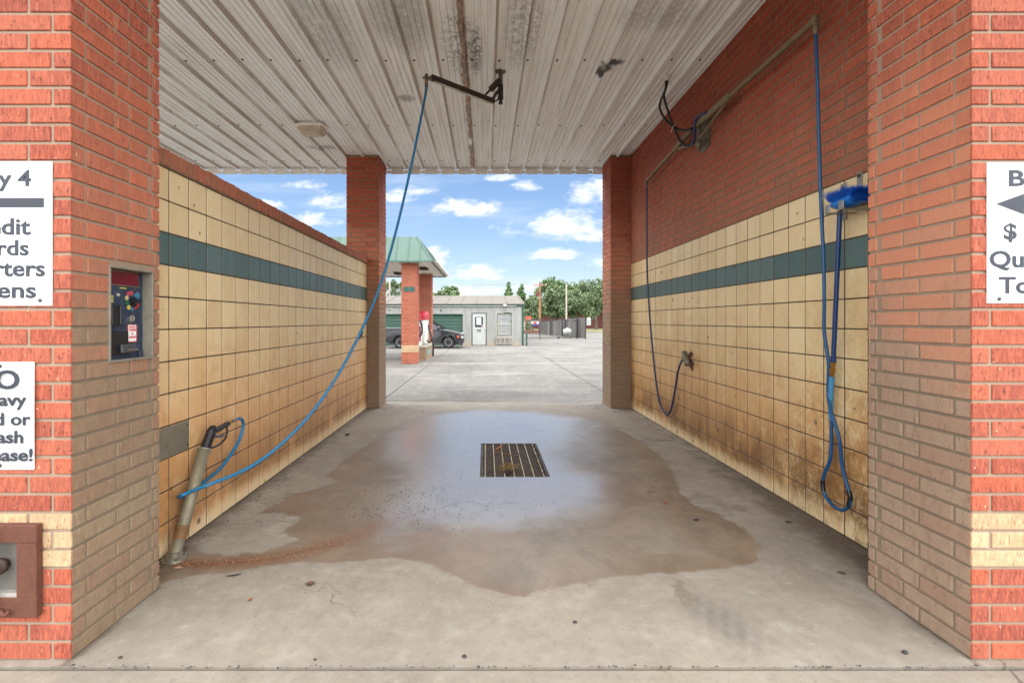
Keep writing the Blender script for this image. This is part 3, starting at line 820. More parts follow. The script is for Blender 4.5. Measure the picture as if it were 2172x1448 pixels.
mb.m = 1; mb.box(PLX+.001, PRX-.001, YF+.012, YF2-.012, 3.895, ZC-.04); part('header', mb, [MB_CLEAN, M_MORTAR], bay)

# front wall of the equipment room beside the bay
mb = MB(); z0 = .006; n = 0
while z0+BH < ZC:
    run(mb, 'x', 2.40, BT, 2.915, 7.2, z0, n, BL if n % 2 else BL*.6); z0 += CO; n += 1
fw = part('front_wall', mb, MB_CLEAN, bay); part('mortar', MB().box(2.905, 7.2, 2.407, 2.70, 0, ZC-.01), M_MORTAR_D, fw)
part('end_wall', MB().box(6.9, 7.2, 2.72, 8.86, 0, ZC-.01), M_MORTAR_D, bay)

# ================================================================== fittings of the bay
UP = (0, 0, 1)
# ---- coin box in the pier
cb = thing('coin_box', 'blue coin box with red display and colourful dial set into the brick pier', 'coin box', (-1.88, 2.5, COIN[2]))
XP = -1.884
def CBx(rx, ry, X=XP):            # a point of the panel, read off the enlarged view of the box
    return PX(200+rx/6.03, 540+ry/6.03, X)
y0, y1, z0, z1 = COIN[:4]
f = MB()
for a in ((y0-.006, y1+.006, z1-.004, z1+.006), (y0-.006, y1+.006, z0-.006, z0+.004), (y0-.006, y0+.004, z0+.0045, z1-.0045), (y1-.004, y1+.006, z0+.0045, z1-.0045)):
    f.box(XP-.01, -1.829, a[0], a[1], a[2], a[3], .0015)
part('steel_surround', f, metal_mat('box_surround', (134, 128, 114), .55, .15, (92, 84, 70), .5), cb)
Mp = Mat('coin_panel'); pp = Mp.pos(); nn = Mp.noise(pp, 24, 5, .7); n3_ = Mp.noise(pp, 8, 4, .65)
cpan = Mp.mix(Mp.ss(nn, .35, .7), S(30, 42, 62), S(52, 66, 84)); cpan = Mp.mix(Mp.mul(Mp.ss(n3_, .58, .68), .75), cpan, S(118, 108, 94))
M_PANEL = Mp.out(cpan, .45)
pan = part('panel', MB().box(XP-.012, XP, y0+.0045, y1-.0045, z0+.0045, z1-.0045), M_PANEL, cb)
M_REDW = paint_mat('red_display', (104, 22, 40), .12, .25, 12, (66, 18, 30))
def pbox(ra, rb_, t0, t1, ch=.001):
    a, b = CBx(*ra), CBx(*rb_); m = MB()
    return m.box(XP+t0, XP+t1, a.y, b.y, min(a.z, b.z), max(a.z, b.z), ch)
a, b = CBx(150, 235), CBx(550, 412)
m = MB(); m.box(XP+.0005, XP+.006, y0+.006, b.y+.006, b.z-.006, CBx(550, 245).z+.006, .002)
part('display_frame', m, M_STEEL, cb)
part('display_window', MB().box(XP+.0065, XP+.009, y0+.010, b.y-.001, b.z+.002, CBx(550, 250).z), M_REDW, cb)
part('panel_head', MB().box(XP+.0005, XP+.0035, y0+.006, y1-.006, CBx(550, 245).z+.008, z1-.006), M_BLACK, cb)
kn = CBx(500, 608)
st_cols = [((436, 500), 'pink', (172, 66, 96)), ((474, 492), 'orange', (180, 78, 58)), ((412, 552), 'cream', (186, 170, 116)), ((418, 614), 'green', (34, 100, 60)),
           ((438, 674), 'yellow', (190, 172, 76)), ((482, 694), 'blue', (48, 104, 138)), ((524, 674), 'red', (162, 44, 40)), ((548, 640), 'red_edge', (206, 50, 40))]
for (rx, ry), nm, col in st_cols:
    c = CBx(rx, ry); m = MB(); m.cyl((XP+.0004, c.y, c.z), (XP+.0022, c.y, c.z), .0125, n=14, smooth=False)
    part('dial_sticker', m, paint_mat('sticker_'+nm, col, .4, .05), cb, nm.split('_')[0]+' round sticker by the dial' if nm != 'red_edge' else None)
c = CBx(542, 524); m = MB(); m.prism([(XP+.0004, c.y+.024*math.cos(R(90+72*i)), c.z+.0185*math.sin(R(90+72*i))) for i in range(5)], (.0018, 0, 0))
part('dial_sticker', m, paint_mat('sticker_sky', (60, 112, 150), .4, .05), cb, 'large blue five-sided sticker')
m = MB(); m.cyl((XP+.0004, kn.y, kn.z), (XP+.003, kn.y, kn.z), .028, n=20); m.cyl((XP+.003, kn.y, kn.z), (XP+.016, kn.y, kn.z), .016, .014, n=18)
m.box(XP+.014, XP+.030, kn.y-.022, kn.y+.022, kn.z-.007, kn.z+.007, .003, rot=Matrix.Rotation(R(20), 3, 'X'))
part('dial_knob', m, M_BLACK, cb)
c = CBx(300, 515); part('push_button', MB().lathe((XP, c.y, c.z), (1, 0, 0), [(0, .009), (.006, .009), (.009, .006), (.0091, 0)], 14), M_STEEL_L, cb)
part('card_reader', pbox((170, 642), (300, 905), .0005, .024, .003), M_BLACK, cb)
m = pbox((262, 660), (284, 890), .0245, .029, .001); part('reader_slot', m, paint_mat('reader_face', (60, 62, 66), .3), cb)
m = MB(); a = CBx(480, 815); m.cyl((XP+.0004, a.y, a.z), (XP+.004, a.y, a.z), .017, n=18)
pl_ = part('coin_slot_plate', m, M_STEEL_L, cb)
part('slot', MB().box(XP+.0041, XP+.0046, a.y-.0018, a.y+.0018, a.z-.018, a.z+.018), M_BLACK, pl_)
m = pbox((425, 895), (540, 1115), .0008, .0022, 0); stk = part('notice_sticker', m, paint_mat('sticker_border', (196, 44, 48), .45, .05), cb, 'white token notice with red border')
m = pbox((430, 900), (528, 1105), .0024, .003, 0); part('sticker_face', m, M_SIGN, stk)
tx = MB(); M_REDINK = paint_mat('red_ink', (196, 52, 56), .5, .05)
aL, aR = CBx(430, 960), CBx(528, 960); wd = abs(aR.y-aL.y)
for body, ry, cap, fit in (('DEPOSIT', 936, .010, .8), ('TOKENS', 978, .013, .9), ('OR', 1022, .009, .28), ('QUARTERS', 1066, .011, .86)):
    c = CBx(479, ry); text_into(tx, body, (XP+.0034, c.y, c.z), (0, 1, 0), UP, cap, 'C', .02, fit=wd*fit)
part('sticker_lettering', tx, M_REDINK, stk)
m = pbox((150, 985), (395, 1265), .0005, .020, .004); ba = part('bill_acceptor', m, M_BLACK, cb)
m = pbox((265, 1150), (445, 1245), .0205, .036, .004); part('bill_mouth', m, paint_mat('worn_black', (52, 54, 58), .4, .3, 40, (90, 92, 94)), ba)
m = pbox((330, 1205), (470, 1222), .0365, .040, 0); part('bill_slot', m, M_STEEL, ba)
m = pbox((560, 1220), (605, 1300), .0005, .010, .003); part('lock_cover', m, paint_mat('lock_dark', (44, 50, 60), .4), cb)
M_YEL = paint_mat('yellow_print', (206, 190, 80), .5, .1)
for (ra, rb_) in (((322, 418), (412, 438)), ((196, 520), (242, 545)), ((196, 556), (242, 572)), ((196, 582), (242, 610))):
    part('printed_strip', pbox(ra, rb_, .0004, .0009, 0), M_YEL, cb)

# ---- signs on the outside of the piers
FW = 1/FPX*YF
def sign(name, label, x0, x1, y0, y1, bend=0):
    a, b = front(x0, y0), front(x1, y1)
    t = thing('sign', label, 'sign', ((a.x+b.x)/2, YF, b.z))
    return t, a, b
SF = YF-.0045
def sign_panel(t, a, b, bow=0.0, r=.008):
    m = MB(); n = 14; vs_ = []
    for i in range(n+1):
        tt = i/n; z = a.z+(b.z-a.z)*tt; off = bow*math.sin(math.pi*tt)
        for (x, y) in ((a.x, YF-.0012), (b.x+off*.5, YF-.0012-off*.6), (b.x+off*.5, YF-.0035-off*.6), (a.x, YF-.0035)): vs_.append((x, y, z))
    for i in range(n):
        for k in range(4): m.f.append([i*4+k, i*4+(k+1) % 4, i*4+4+(k+1) % 4, i*4+4+k]); m.sm.append(False); m.at.append(m.cur); m.mi.append(0)
    m.v = vs_
    m.f += [[0, 1, 2, 3], [n*4+3, n*4+2, n*4+1, n*4]]; m.sm += [False]*2; m.at += [m.cur]*2; m.mi += [0]*2
    return part('panel', m, M_SIGN, t)
def letters(t, lines, align, y=SF):
    m = MB()
    for body, px, py, cap in lines:
        c = P(px, py, y); text_into(m, body, c, (1, 0, 0), UP, cap*FW, align, .024, 1.19)
    return m
def screw(t, px, py, y=YF-.004):
    c = P(px, py, YF); part('screw', MB().lathe((c.x, y, c.z), (0, -1, 0), [(0, .0085), (.003, .008), (.005, .004), (.0051, 0)], 12), M_SCREW, t)
t, a, b = sign('sign', 'white bay number and payment sign above the rusty box', -108, 112, 343, 648); sign_panel(t, a, b)
m = letters(t, [('Bay 4', 66, 394, 32), ('Credit', 65, 497, 33), ('Cards', 61, 541, 31), ('Quarters', 95.5, 585, 32), ], 'R')
text_into(m, 'Tokens', P(76.5, 631, SF), (1, 0, 0), UP, 32*FW, 'R', .024, 1.32)
q0, q1 = P(-90, 420, SF), P(93, 440, SF); m.box(q0.x, q1.x, SF-.0008, SF+.0008, q1.z, q0.z)
part('lettering', m, M_INK, t); screw(t, 87, 637); screw(t, -82, 637)
t, a, b = sign('sign', 'bent white sign asking for no heavy mud or trash below the bay number', -84, 74, 767, 995); sign_panel(t, a, b, .016)
m = letters(t, [('NO', 41, 824, 38), ('Heavy', 56, 860, 25), ('Mud or', 65, 901, 25), ('Trash', 49, 939, 25), ('Please!', 69, 977, 25)], 'R', YF-.0150)
part('lettering', m, M_INK, t); screw(t, 3, 776, YF-.006); screw(t, 3, 986, YF-.006)
t, a, b = sign('sign', 'white sign with a black left arrow and a dollar sign', 2092, 2318, 345, 643); sign_panel(t, a, b)
m = letters(t, [('$', 2129, 507, 32), ('Quarters', 2099, 566, 33), ('Tokens', 2119, 621, 33)], 'L')
text_into(m, 'Bay', P(2140, 394, SF), (1, 0, 0), UP, 32*FW, 'L', .024, 1.42)
pts = [(2112, 432.5), (2172, 411), (2172, 424), (2280, 424), (2280, 441), (2172, 441), (2172, 455)]
m.prism([P(x, y, SF+.0006) for x, y in pts], (0, -.0012, 0))
part('lettering', m, M_INK, t); screw(t, 2117, 634); screw(t, 2294, 634)

# ---- rusty lock box on the pier
rbx = thing('lock_box', 'rusty iron security box with an open front low on the brick pier', 'lock box', (front(10, 1300).x, YF, front(10, 1300).z))
o0, o1 = front(-76, 1107), front(92, 1300); i0, i1 = front(-40, 1144), front(50, 1258); yb_, yf_ = YF-.002, YF-.034
f = MB()
f.box(o0.x, o1.x, yf_, yb_, i0.z, o0.z, .003); f.box(o0.x, o1.x, yf_, yb_, o1.z, i1.z, .003)
f.box(i1.x, o1.x, yf_, yb_, i1.z+.0005, i0.z-.0005, .002); f.box(o0.x, i0.x, yf_, yb_, i1.z+.0005, i0.z-.0005, .002)
part('frame', f, M_RUST, rbx)
part('back_plate', MB().box(i0.x, i1.x, YF-.004, YF-.0015, i1.z, i0.z), paint_mat('grey_back', (104, 102, 94), .6, .2, 14, (74, 68, 58)), rbx)
part('bottom_ledge', MB().box(i0.x, i1.x-.001, yf_+.004, YF-.0045, i1.z+.001, i1.z+.020), M_STEEL_L, rbx)
c0, c1 = front(-4, 1112), front(9, 1282); part('hasp_bar', MB().box(c0.x, c1.x, yf_-.030, yf_-.0005, c1.z, c0.z, .003), M_RUST, rbx)
c = front(16, 1192); m = MB(); m.lathe((c.x, YF-.0045, c.z), (0, -1, 0), [(0, .020), (.020, .020), (.022, .034), (.034, .036), (.042, .030), (.043, 0)], 20)
part('lock_cylinder', m, metal_mat('dark_lock', (52, 36, 30), .6, .3), rbx)
m = MB()
pth = [front(-30, 1284), front(5, 1280), front(22, 1283), front(34, 1289), front(42, 1281)]
for i, q in enumerate(pth): q.y = yf_-.012-(.006 if i % 2 else 0)
m.tube(pth, lambda t: .011-.004*t, 8); part('bent_lip', m, M_RUST, rbx)

# ---- gun holder tube with the spray gun
gh = thing('gun_holder', 'leaning galvanised tube bolted to the floor by the low tiled wall', 'gun holder', (-1.955, 3.03, 0))
T0, T1 = Vector((-1.962, 3.035, .02)), PX(433, 953, -1.962)
ax = (T1-T0).normalized(); L = (T1-T0).length
M_TUBE = metal_mat('dusty_tube', (142, 134, 112), .6, .55, (110, 98, 78), .5)
m = MB(); m.lathe(T0, ax, [(.0, .036), (.09, .036), (.092, .0385), (L, .0385), (L+.001, .034), (L-.06, .033), (L-.061, 0)], 24)
part('tube', m, M_TUBE, gh)
m = MB()
for k in range(7): m.lathe(T0+ax*(.098+k*.0115), ax, [(0, .0387), (.002, .0425), (.006, .0425), (.008, .0387)], 20)
part('spring_rings', m, metal_mat('rusty_spring', (150, 104, 60), .6, .5, (96, 56, 34), .6), gh)
m = MB(); m.lathe((T0.x, T0.y-.005, .0), UP, [(0, .075), (.012, .075), (.018, .050), (.05, .044), (.051, 0)], 20)
for k in range(4):
    an = R(45+90*k); m.lathe((T0.x+.062*math.cos(an), T0.y-.005+.062*math.sin(an), .012), UP, [(0, .011), (.008, .011), (.010, .006), (.016, .006), (.0161, 0)], 6, False)
part('base_flange', m, M_GALV, gh)
m = MB(); m.lathe(T1, ax, [(0, .0388), (.0, .047), (.004, .047), (.004, .0388)], 20); part('rim', m, M_STEEL_L, gh)

XG = -1.955
def G(px, py, X=XG): return PX(px, py, X)
gun = thing('spray_gun', 'black trigger spray gun resting in the leaning tube', 'spray gun', T1)
m = MB(); q0, q1 = T1-ax*.035, G(449, 913)
m.tube([q0, q0.lerp(q1, .35), q0.lerp(q1, .75), q1, G(454, 907)], lambda t: .0275+.004*math.sin(t*3) if t < .9 else .022, 14)
for k in range(9):
    c = q0.lerp(q1, .28+.07*k); m.lathe(c, (q1-q0), [(-.003, .029), (-.001, .034), (.002, .034), (.004, .029)], 14)
part('barrel_cover', m, M_BLACK, gun)
m = MB(); m.tube([G(450, 910), G(458, 912), G(468, 907), G(480, 900), G(484, 898)], lambda t: .021-.002*t, 12); part('grip', m, M_BLACK, gun)
m = MB(); m.tube([G(481, 903), G(481, 918), G(478, 929), G(468, 940), G(456, 947), G(447, 949)], .0075, 8); part('trigger_guard', m, M_BLACK, gun)
m = MB(); m.tube([G(456, 922), G(462, 926), G(469, 925), G(475, 924)], .006, 8); part('trigger', m, M_HOSE_DK, gun)
m = MB(); m.lathe(G(483, 899), G(493, 893)-G(483, 899), [(0, .010), (.004, .0155), (.016, .0155), (.017, .012), (.022, .0155), (.034, .0155), (.035, .011), (.04, .011)], 6, False); part('brass_fitting', m, M_BRASS, gun)
m = MB(); m.cyl(G(492.5, 893.3), G(502.5, 888.8), .0115, .0105, 12); part('hose_crimp', m, M_STEEL, gun)

# ---- long blue hose from the gun to the ceiling boom
def hp(px, py):
    a = (px-CX)/FPX; dx, dd = -1.905+.612, 3.18-4.985
    s_ = (a*4.985+.612)/(dx-a*dd); d = 4.985+s_*dd
    return P(px, py, d)
h1 = [G(502, 889), G(508, 887), G(513.5, 890, -1.96), G(516, 900, -1.965), G(512, 920, -1.97), G(500, 947, -1.975), G(470, 990, -1.99), G(440, 1016, -2.008), G(420, 1031, -2.018),
      G(400, 1047, -2.022), G(385, 1053.5, -2.012), G(379, 1053, -1.975), G(386, 1050, -1.925), G(403, 1042.5, -1.905), G(425, 1034, -1.900)]
h2 = [hp(*q) for q in [(455, 1022.5), (490, 1009), (530, 990), (570, 963), (610, 929), (650, 888), (690, 836), (730, 772), (765, 704), (795, 636), (820, 563), (843, 478), (862, 398), (880, 315), (893, 250), (902, 203), (904.5, 183)]]
single('hose', MB().tube(h1+h2, .0125, 12, 6), M_HOSE, 'long blue hose sagging from the ceiling boom to the gun in the leaning tube', 'hose')

# ---- ceiling boom
cbm = thing('ceiling_boom', 'dark steel hose boom on a post under the ribbed ceiling', 'hose boom', (.173, 5.53, ZC))
PO = Vector((.173, 5.53, 0))
m = MB(); m.cyl(PO+Vector((0, 0, 4.05)), PO+Vector((0, 0, ZC+.01)), .024, n=16); m.lathe(PO+Vector((0, 0, ZC-.001)), (0, 0, -1), [(0, .06), (.008, .06), (.012, .026)], 18)
part('post', m, metal_mat('post_steel', (112, 104, 94), .5, .7), cbm)
A0, A1 = P(1047, 216, 5.50), P(914, 164.5, 5.02)
dA = (A1-A0).normalized()
m = MB(); m.beam(A0, A1, .052, .052, ch=.003); part('arm', m, M_DARKST, cbm)
m = MB(); m.beam(A0-Vector((0, 0, .031)), A1-Vector((0, 0, .031))-dA*.04, .03, .008); part('lit_edge_strip', m, M_STEEL_L, cbm)  # pale strip added as the lit lower edge of the arm
m = MB(); m.cyl(P(1058, 173, 5.53), P(1041, 189.5, 5.49), .036, .034, 18); m.blob(P(1058, 173, 5.53), (.036, .036, .036), 14, 8); part('damper_cylinder', m, M_DARKST, cbm)
m = MB(); m.cyl(P(1040.5, 190, 5.49), P(1030, 201, 5.46), .012); part('damper_rod', m, M_BLACK, cbm)
m = MB(); m.beam(P(1059, 189, 5.53), P(1045, 210, 5.50), .05, .03); part('brace', m, M_DARKST, cbm)
m = MB(); m.cyl(PO+Vector((0, 0, 4.215)), PO+Vector((0, 0, 4.07)), .030); m.lathe(PO+Vector((0, 0, 4.07)), (0, 0, -1), [(0, .033), (.02, .033), (.021, .02), (.05, .018), (.055, .024), (.075, .024), (.0751, 0)], 14)
part('swivel', m, M_BLACK, cbm)
m = MB(); m.tube([P(1050, 215, 5.50), P(1056, 212, 5.52), P(1060.5, 208, 5.53)], .008, 8); part('link_hose', m, M_BLACKR, cbm)
m = MB(); E = P(904.5, 166, 4.985); m.cyl(P(918, 166, 5.03), E, .020, .014, 12); m.lathe(E+Vector((0, 0, .045)), (0, 0, -1), [(0, .010), (.01, .018), (.05, .018), (.052, .022), (.075, .022), (.076, .015), (.10, .015), (.115, .018), (.135, .018)], 12)
m.cyl(E-Vector((.04, 0, -.005)), E+Vector((.02, 0, .005)), .012); part('hose_swivel', m, M_GALV, cbm)

# ---- steel plate on the low wall
sp = thing('wall_plate', 'blank grey steel plate screwed to the low tiled wall', 'plate', (XL, 3.1, .624))
part('plate', MB().box(XL+.0015, XL+.004, 2.72, 3.312, .624, .822, .001), metal_mat('dull_plate', (150, 142, 124), .45, .6, (122, 110, 90), .4), sp)
for zq in (.655, .790): part('screw', MB().lathe((XL+.004, 3.292, zq), (1, 0, 0), [(0, .008), (.003, .007), (.0045, .003), (.0046, 0)], 10), M_SCREW, sp)

# ---- small hook near the end of the low wall
hk = MB(); c = PX(762, 712, XL); hk.box(XL, XL+.006, c.y-.03, c.y+.03, c.z-.05, c.z+.06, .002); hk.prism([(XL+.006, c.y-.025, c.z+.05), (XL+.07, c.y-.01, c.z+.075), (XL+.05, c.y, c.z+.02), (XL+.006, c.y+.02, c.z-.06)], (0, .012, 0)); hk.tube([(XL+.03, c.y, c.z+.02), (XL+.06, c.y-.01, c.z-.01), (XL+.055, c.y-.02, c.z-.05)], .006, 8)
single('wall_hook', hk, M_RUST, 'small rusty iron hook near the far end of the low tiled wall', 'hook')

# ---- ceiling light
cl = thing('ceiling_light', 'dusty white rectangular lamp under the ribbed ceiling near the rear pier', 'ceiling light', (-2.52, 7.16, ZC))
def rrect(x0, x1, y0, y1, r, n=5):
    out = []
    for cx_, cy_, a0 in ((x1-r, y1-r, 0), (x0+r, y1-r, 90), (x0+r, y0+r, 180), (x1-r, y0+r, 270)):
        out += [(cx_+r*math.cos(R(a0+90*i/n)), cy_+r*math.sin(R(a0+90*i/n))) for i in range(n+1)]
    return out
def loft(m, rings, cap=True, smooth=True):
    n = len(rings[0]); vs_ = [p for rg in rings for p in rg]
    m.addf(vs_, [(i*n+k, i*n+(k+1) % n, (i+1)*n+(k+1) % n, (i+1)*n+k) for i in range(len(rings)-1) for k in range(n)], smooth)
    if cap: m.addf(rings[-1], [list(range(n))]); m.addf(rings[0], [list(range(n))[::-1]])
    return m
lx0, lx1, ly0, ly1 = -2.735, -2.325, 6.87, 7.17
m = MB(); loft(m, [[(x, y, z) for x, y in rrect(lx0-d, lx1+d, ly0-d, ly1+d, .05)] for z, d in ((ZC-.012, -.03), (ZC-.040, -.03), (ZC-.042, .0), (ZC-.068, .0), (ZC-.070, -.012))], smooth=False)
part('base', m, paint_mat('lamp_base', (236, 232, 224), .5, .15, 9, (190, 180, 164)), cl)
ML = Mat('lamp_lens'); pz = ML.pos(); _, _, lz = ML.sep(pz)
cc = ML.mix(ML.ss(ML.noise(pz, 22, 5, .7), .35, .7), S(196, 182, 162), S(158, 138, 116))
m = MB(); loft(m, [[(x, y, z) for x, y in rrect(lx0+d, lx1-d, ly0+d, ly1-d, .05)] for z, d in ((ZC-.0705, .016), (ZC-.10, .022), (ZC-.135, .038), (ZC-.155, .062), (ZC-.160, .085))])
part('lens', m, ML.out(cc, .35), cl)

# ---- wall boom on the tall wall
XA = 2.395
def W(px, py, X=XA): return PX(px, py, X)
wb = thing('wall_boom', 'long tan steel hose arm along the red brick of the tall wall', 'hose boom', (2.5, 5.5, 3.7))
M_ARM = metal_mat('tan_arm', (138, 124, 98), .5, .5, (104, 88, 66), .45)
f0, f1 = W(1726, 47, 2.385), W(1549, 204)
m = MB(); m.beam(f0, f1, .040, .040, ch=.004); m.beam(f1, W(1476, 268), .048, .066, ch=.004); part('front_arm', m, M_ARM, wb)
m = MB(); m.beam(W(1468, 275), W(1432, 317), .05, .06, ch=.004); m.beam(W(1432, 317), W(1385, 368), .036, .036, ch=.003); m.beam(W(1386, 367), W(1371.5, 384), .026, .026); part('rear_arm', m, M_ARM, wb)
c = W(1386, 367); part('arm_collar', MB().cyl(c-Vector((0, .03, .002)), c+Vector((0, .03, -.002)), .030, n=12), M_ARM, wb)
m = MB(); m.beam(W(1545, 212), W(1478, 303), .024, .024); part('diagonal_brace', m, M_ARM, wb)
m = MB(); m.beam(W(1434, 316), W(1466, 309), .028, .028); part('lower_strut', m, M_ARM, wb)
m = MB(); zc0, zc1 = 3.80, 3.53
out = [(XR-.001, 5.33, zc0), (XR-.001, 5.64, zc0)] + [(XR-.001, 5.485+.155*math.cos(R(a_)), zc1+.10*math.sin(R(a_))-.0) for a_ in range(0, -181, -18)]
m.prism(out, (-.012, 0, 0)); part('mounting_plate', m, M_GALV, wb)
m = MB(); pa, pb = Vector((XA+.02, 5.45, 3.50)), Vector((XA+.02, 5.45, 3.80)); m.cyl(pa, pb, .024); m.box(XA+.0, XR-.013, 5.42, 5.48, 3.50, 3.54, .003); m.box(XA+.0, XR-.013, 5.42, 5.48, 3.76, 3.80, .003)
m.lathe(pa, (0, 0, -1), [(-.01, .036), (.03, .036), (.035, .022), (.07, .022), (.0701, 0)], 12); part('pivot', m, M_GALV, wb)
m = MB(); m.box(f0.x-.022, f0.x+.022, f0.y-.04, f0.y+.0, f0.z-.026, f0.z+.034, .006); q = f0+Vector((-.002, -.025, -.03)); m.lathe(q, (0, 0, -1), [(0, .018), (.02, .018), (.022, .023), (.045, .023), (.046, .016), (.075, .016)], 12)
part('hose_swivel', m, M_ARM, wb)
HT = q+Vector((0, 0, -.07))
m = MB(); e0 = W(1371.5, 384); m.lathe(e0+Vector((0, .0, .012)), (0, 0, -1), [(0, .018), (.05, .016), (.051, .02), (.08, .02), (.11, .013)], 10); part('hose_swivel', m, M_GALV, wb, 'swivel at the rear arm tip')
# black feed cables from the ceiling
cst = thing('feed_cables', 'pair of black cables dropping from a white ceiling stub to the wall arm', 'cables', (2.12, 5.63, ZC))
m = MB(); sb = Vector((2.12, 5.63, ZC)); m.lathe(sb, (0, 0, -1), [(0, .045), (.012, .045), (.014, .036), (.055, .034), (.06, .03), (.0601, 0)], 18); part('stub', m, M_WHITE, cst)
b0 = sb+Vector((-.008, 0, -.055)); b1 = sb+Vector((.010, 0, -.055))
m = MB(); m.tube([b0, W(1411.5, 190, 2.13), W(1401, 215, 2.15), W(1400, 232, 2.18), W(1412, 254, 2.24), W(1432, 271, 2.31), W(1452, 277, 2.35), W(1467, 273, 2.375)], .014, 10); part('cable', m, M_BLACKR, cst)
m = MB(); m.tube([b1, W(1413, 185, 2.13), W(1408.5, 205, 2.15), W(1415, 230, 2.2), W(1425, 260, 2.27), W(1434, 280, 2.31), W(1442, 298, 2.34), W(1455, 309, 2.36), W(1468, 306, 2.38)], .014, 10); part('cable', m, M_BLACKR, cst)
m = MB(); m.tube([W(1466, 308, 2.37), W(1471, 300, 2.36), W(1472.5, 280, 2.36), W(1475, 258, 2.36), W(1483, 246, 2.36), W(1499, 238, 2.37)], .017, 10); part('cable', m, M_HOSE_NAVY, cst, 'blue-black bundle looped over the bracket')
m = MB(); c = W(1427, 268, 2.28); m.tube([c+Vector((-.02, 0, -.07)), c+Vector((-.005, -.018, -.02)), c+Vector((.03, 0, .02)), c+Vector((.0, .02, 0))], .004, 6); part('cable_tie', m, M_WHITE, cst)

# ---- brush hose and brush
XB = 2.43
pth = [HT, HT+Vector((.002, -.002, -.12))] + [PX(*q) for q in [(1734.5, 199, 2.392), (1738, 330, 2.40), (1742, 447, 2.412), (1747, 547, 2.415), (1748.3, 640, 2.415), (1748, 700, 2.42), (1754, 745, 2.425), (1758, 777, 2.43),
      (1756.5, 830, 2.435), (1760, 860, 2.42), (1766.5, 885, 2.41), (1780, 930, 2.41), (1786, 985, 2.43), (1796, 1025, 2.44), (1803.5, 1051, 2.44), (1801, 1072, 2.44), (1788, 1081, 2.44), (1770, 1074, 2.44),
      (1752, 1053, 2.44), (1745, 1028, 2.44), (1748, 1006, 2.445), (1759, 980, 2.445), (1763, 950, 2.45), (1763.5, 906, 2.45), (1762, 868, 2.45), (1761, 845, 2.445), (1763, 815, 2.425), (1764.3, 800, 2.42)]]
bh = thing('hose', 'blue hose hanging from the long wall arm down to the brush handle', 'hose', (2.42, 3.3, .2))
part('hose_line', MB().tube(pth, .0118, 12, 6), M_HOSE_DK, bh)
for (pa, pb_, pc) in (((1745.4, 1018, 2.441), (1745, 1028, 2.44), (1747, 1041, 2.44)), ((1800.5, 1041, 2.44), (1803.5, 1054, 2.44), (1800, 1073, 2.44))):
    part('tape', MB().tube([PX(*pa), PX(*pb_), PX(*pc)], .0150, 12), M_TAPE, bh)
m = MB(); m.tube([PX(1764.3, 799, 2.42), PX(1763.5, 815, 2.424), PX(1762, 860, 2.446), PX(1763, 890, 2.45)], .0165, 12); part('clear_sleeve', m, paint_mat('pale_sleeve', (72, 140, 184), .3, .2, 20), bh)
br = thing('brush', 'bright blue wash brush hung head up on the tall tiled wall', 'brush', (2.4, 3.27, 1.2))
h0, h1_ = PX(1767.5, 768, 2.415), PX(1781.5, 447, 2.40)
m = MB(); m.cyl(h0, h1_, .0150, n=14); m.cyl(h0, h0.lerp(h1_, .04), .0175, n=14); part('handle', m, M_HANDLE, br)
m = MB(); q0 = PX(1764.5, 797, 2.42); m.lathe(q0, h0-q0, [(0, .011), (.01, .014), (.028, .014), (.029, .018), (.055, .018), (.056, .013), (.072, .013), (.073, .017), (.095, .017), (.10, .012), (.135, .012)], 8, False); part('brass_fitting', m, M_BRASS, br)
# head: a rounded block, long axis across the wall face, bristles above
hc = PX(1796, 431, 2.385)
M_H = Matrix.Translation(hc)
def HL(x, y, z): return hc + Vector((x, y, z))     # x: out of wall (-), y along the wall (away +), z up
m = MB(); rings = []
for yq, sx, z0_, z1_ in ((-.118, .012, .0, .030), (-.112, .040, -.014, .044), (-.09, .052, -.026, .050), (-.03, .055, -.040, .050), (.03, .055, -.040, .046), (.08, .052, -.024, .038), (.112, .040, -.008, .030), (.120, .014, .004, .022)):
    rings.append([HL(sx*math.cos(R(a_))*(1), yq, (z0_+z1_)/2+(z1_-z0_)/2*math.sin(R(a_))) for a_ in range(0, 360, 24)])
loft(m, rings); part('head_block', m, M_BRUSHB, br)
m = MB(); rr = random.Random(5)
for k in range(2600):
    yq = rr.uniform(-.11, .105); xq = rr.uniform(-.046, .046)
    edge = max(0, -(yq+.06)/.09)
    b_ = HL(xq, yq, .030); tip = b_+Vector((xq*1.0+rr.uniform(-.012, .012), yq*.10+(-.05*edge)+rr.uniform(-.008, .008), .062+rr.uniform(-.010, .010)-.025*edge))
    d_ = (tip-b_).normalized(); s1_ = d_.orthogonal().normalized()*.0016; s2_ = d_.cross(s1_)
    m.addf([b_-s1_, b_+s1_, b_+s2_, tip], [(0, 1, 3), (1, 2, 3), (2, 0, 3)])
for k in range(1200):
    th = rr.uniform(R(-95), R(60)); xq = rr.uniform(-.045, .045)
    b_ = HL(xq, -.090, .022); tip = b_+Vector((xq*.7+rr.uniform(-.01, .01), -.02-.075*math.cos(th)*rr.uniform(.85, 1.05)*.9, .062*math.sin(th)+.012))
    d_ = (tip-b_).normalized(); s1_ = d_.orthogonal().normalized()*.002; s2_ = d_.cross(s1_)
    m.addf([b_-s1_, b_+s1_, b_+s2_, tip], [(0, 1, 3), (1, 2, 3), (2, 0, 3)])
me = m.mesh('bristles', M_BRISTLE, fix=False); part('bristles', me, None, br)
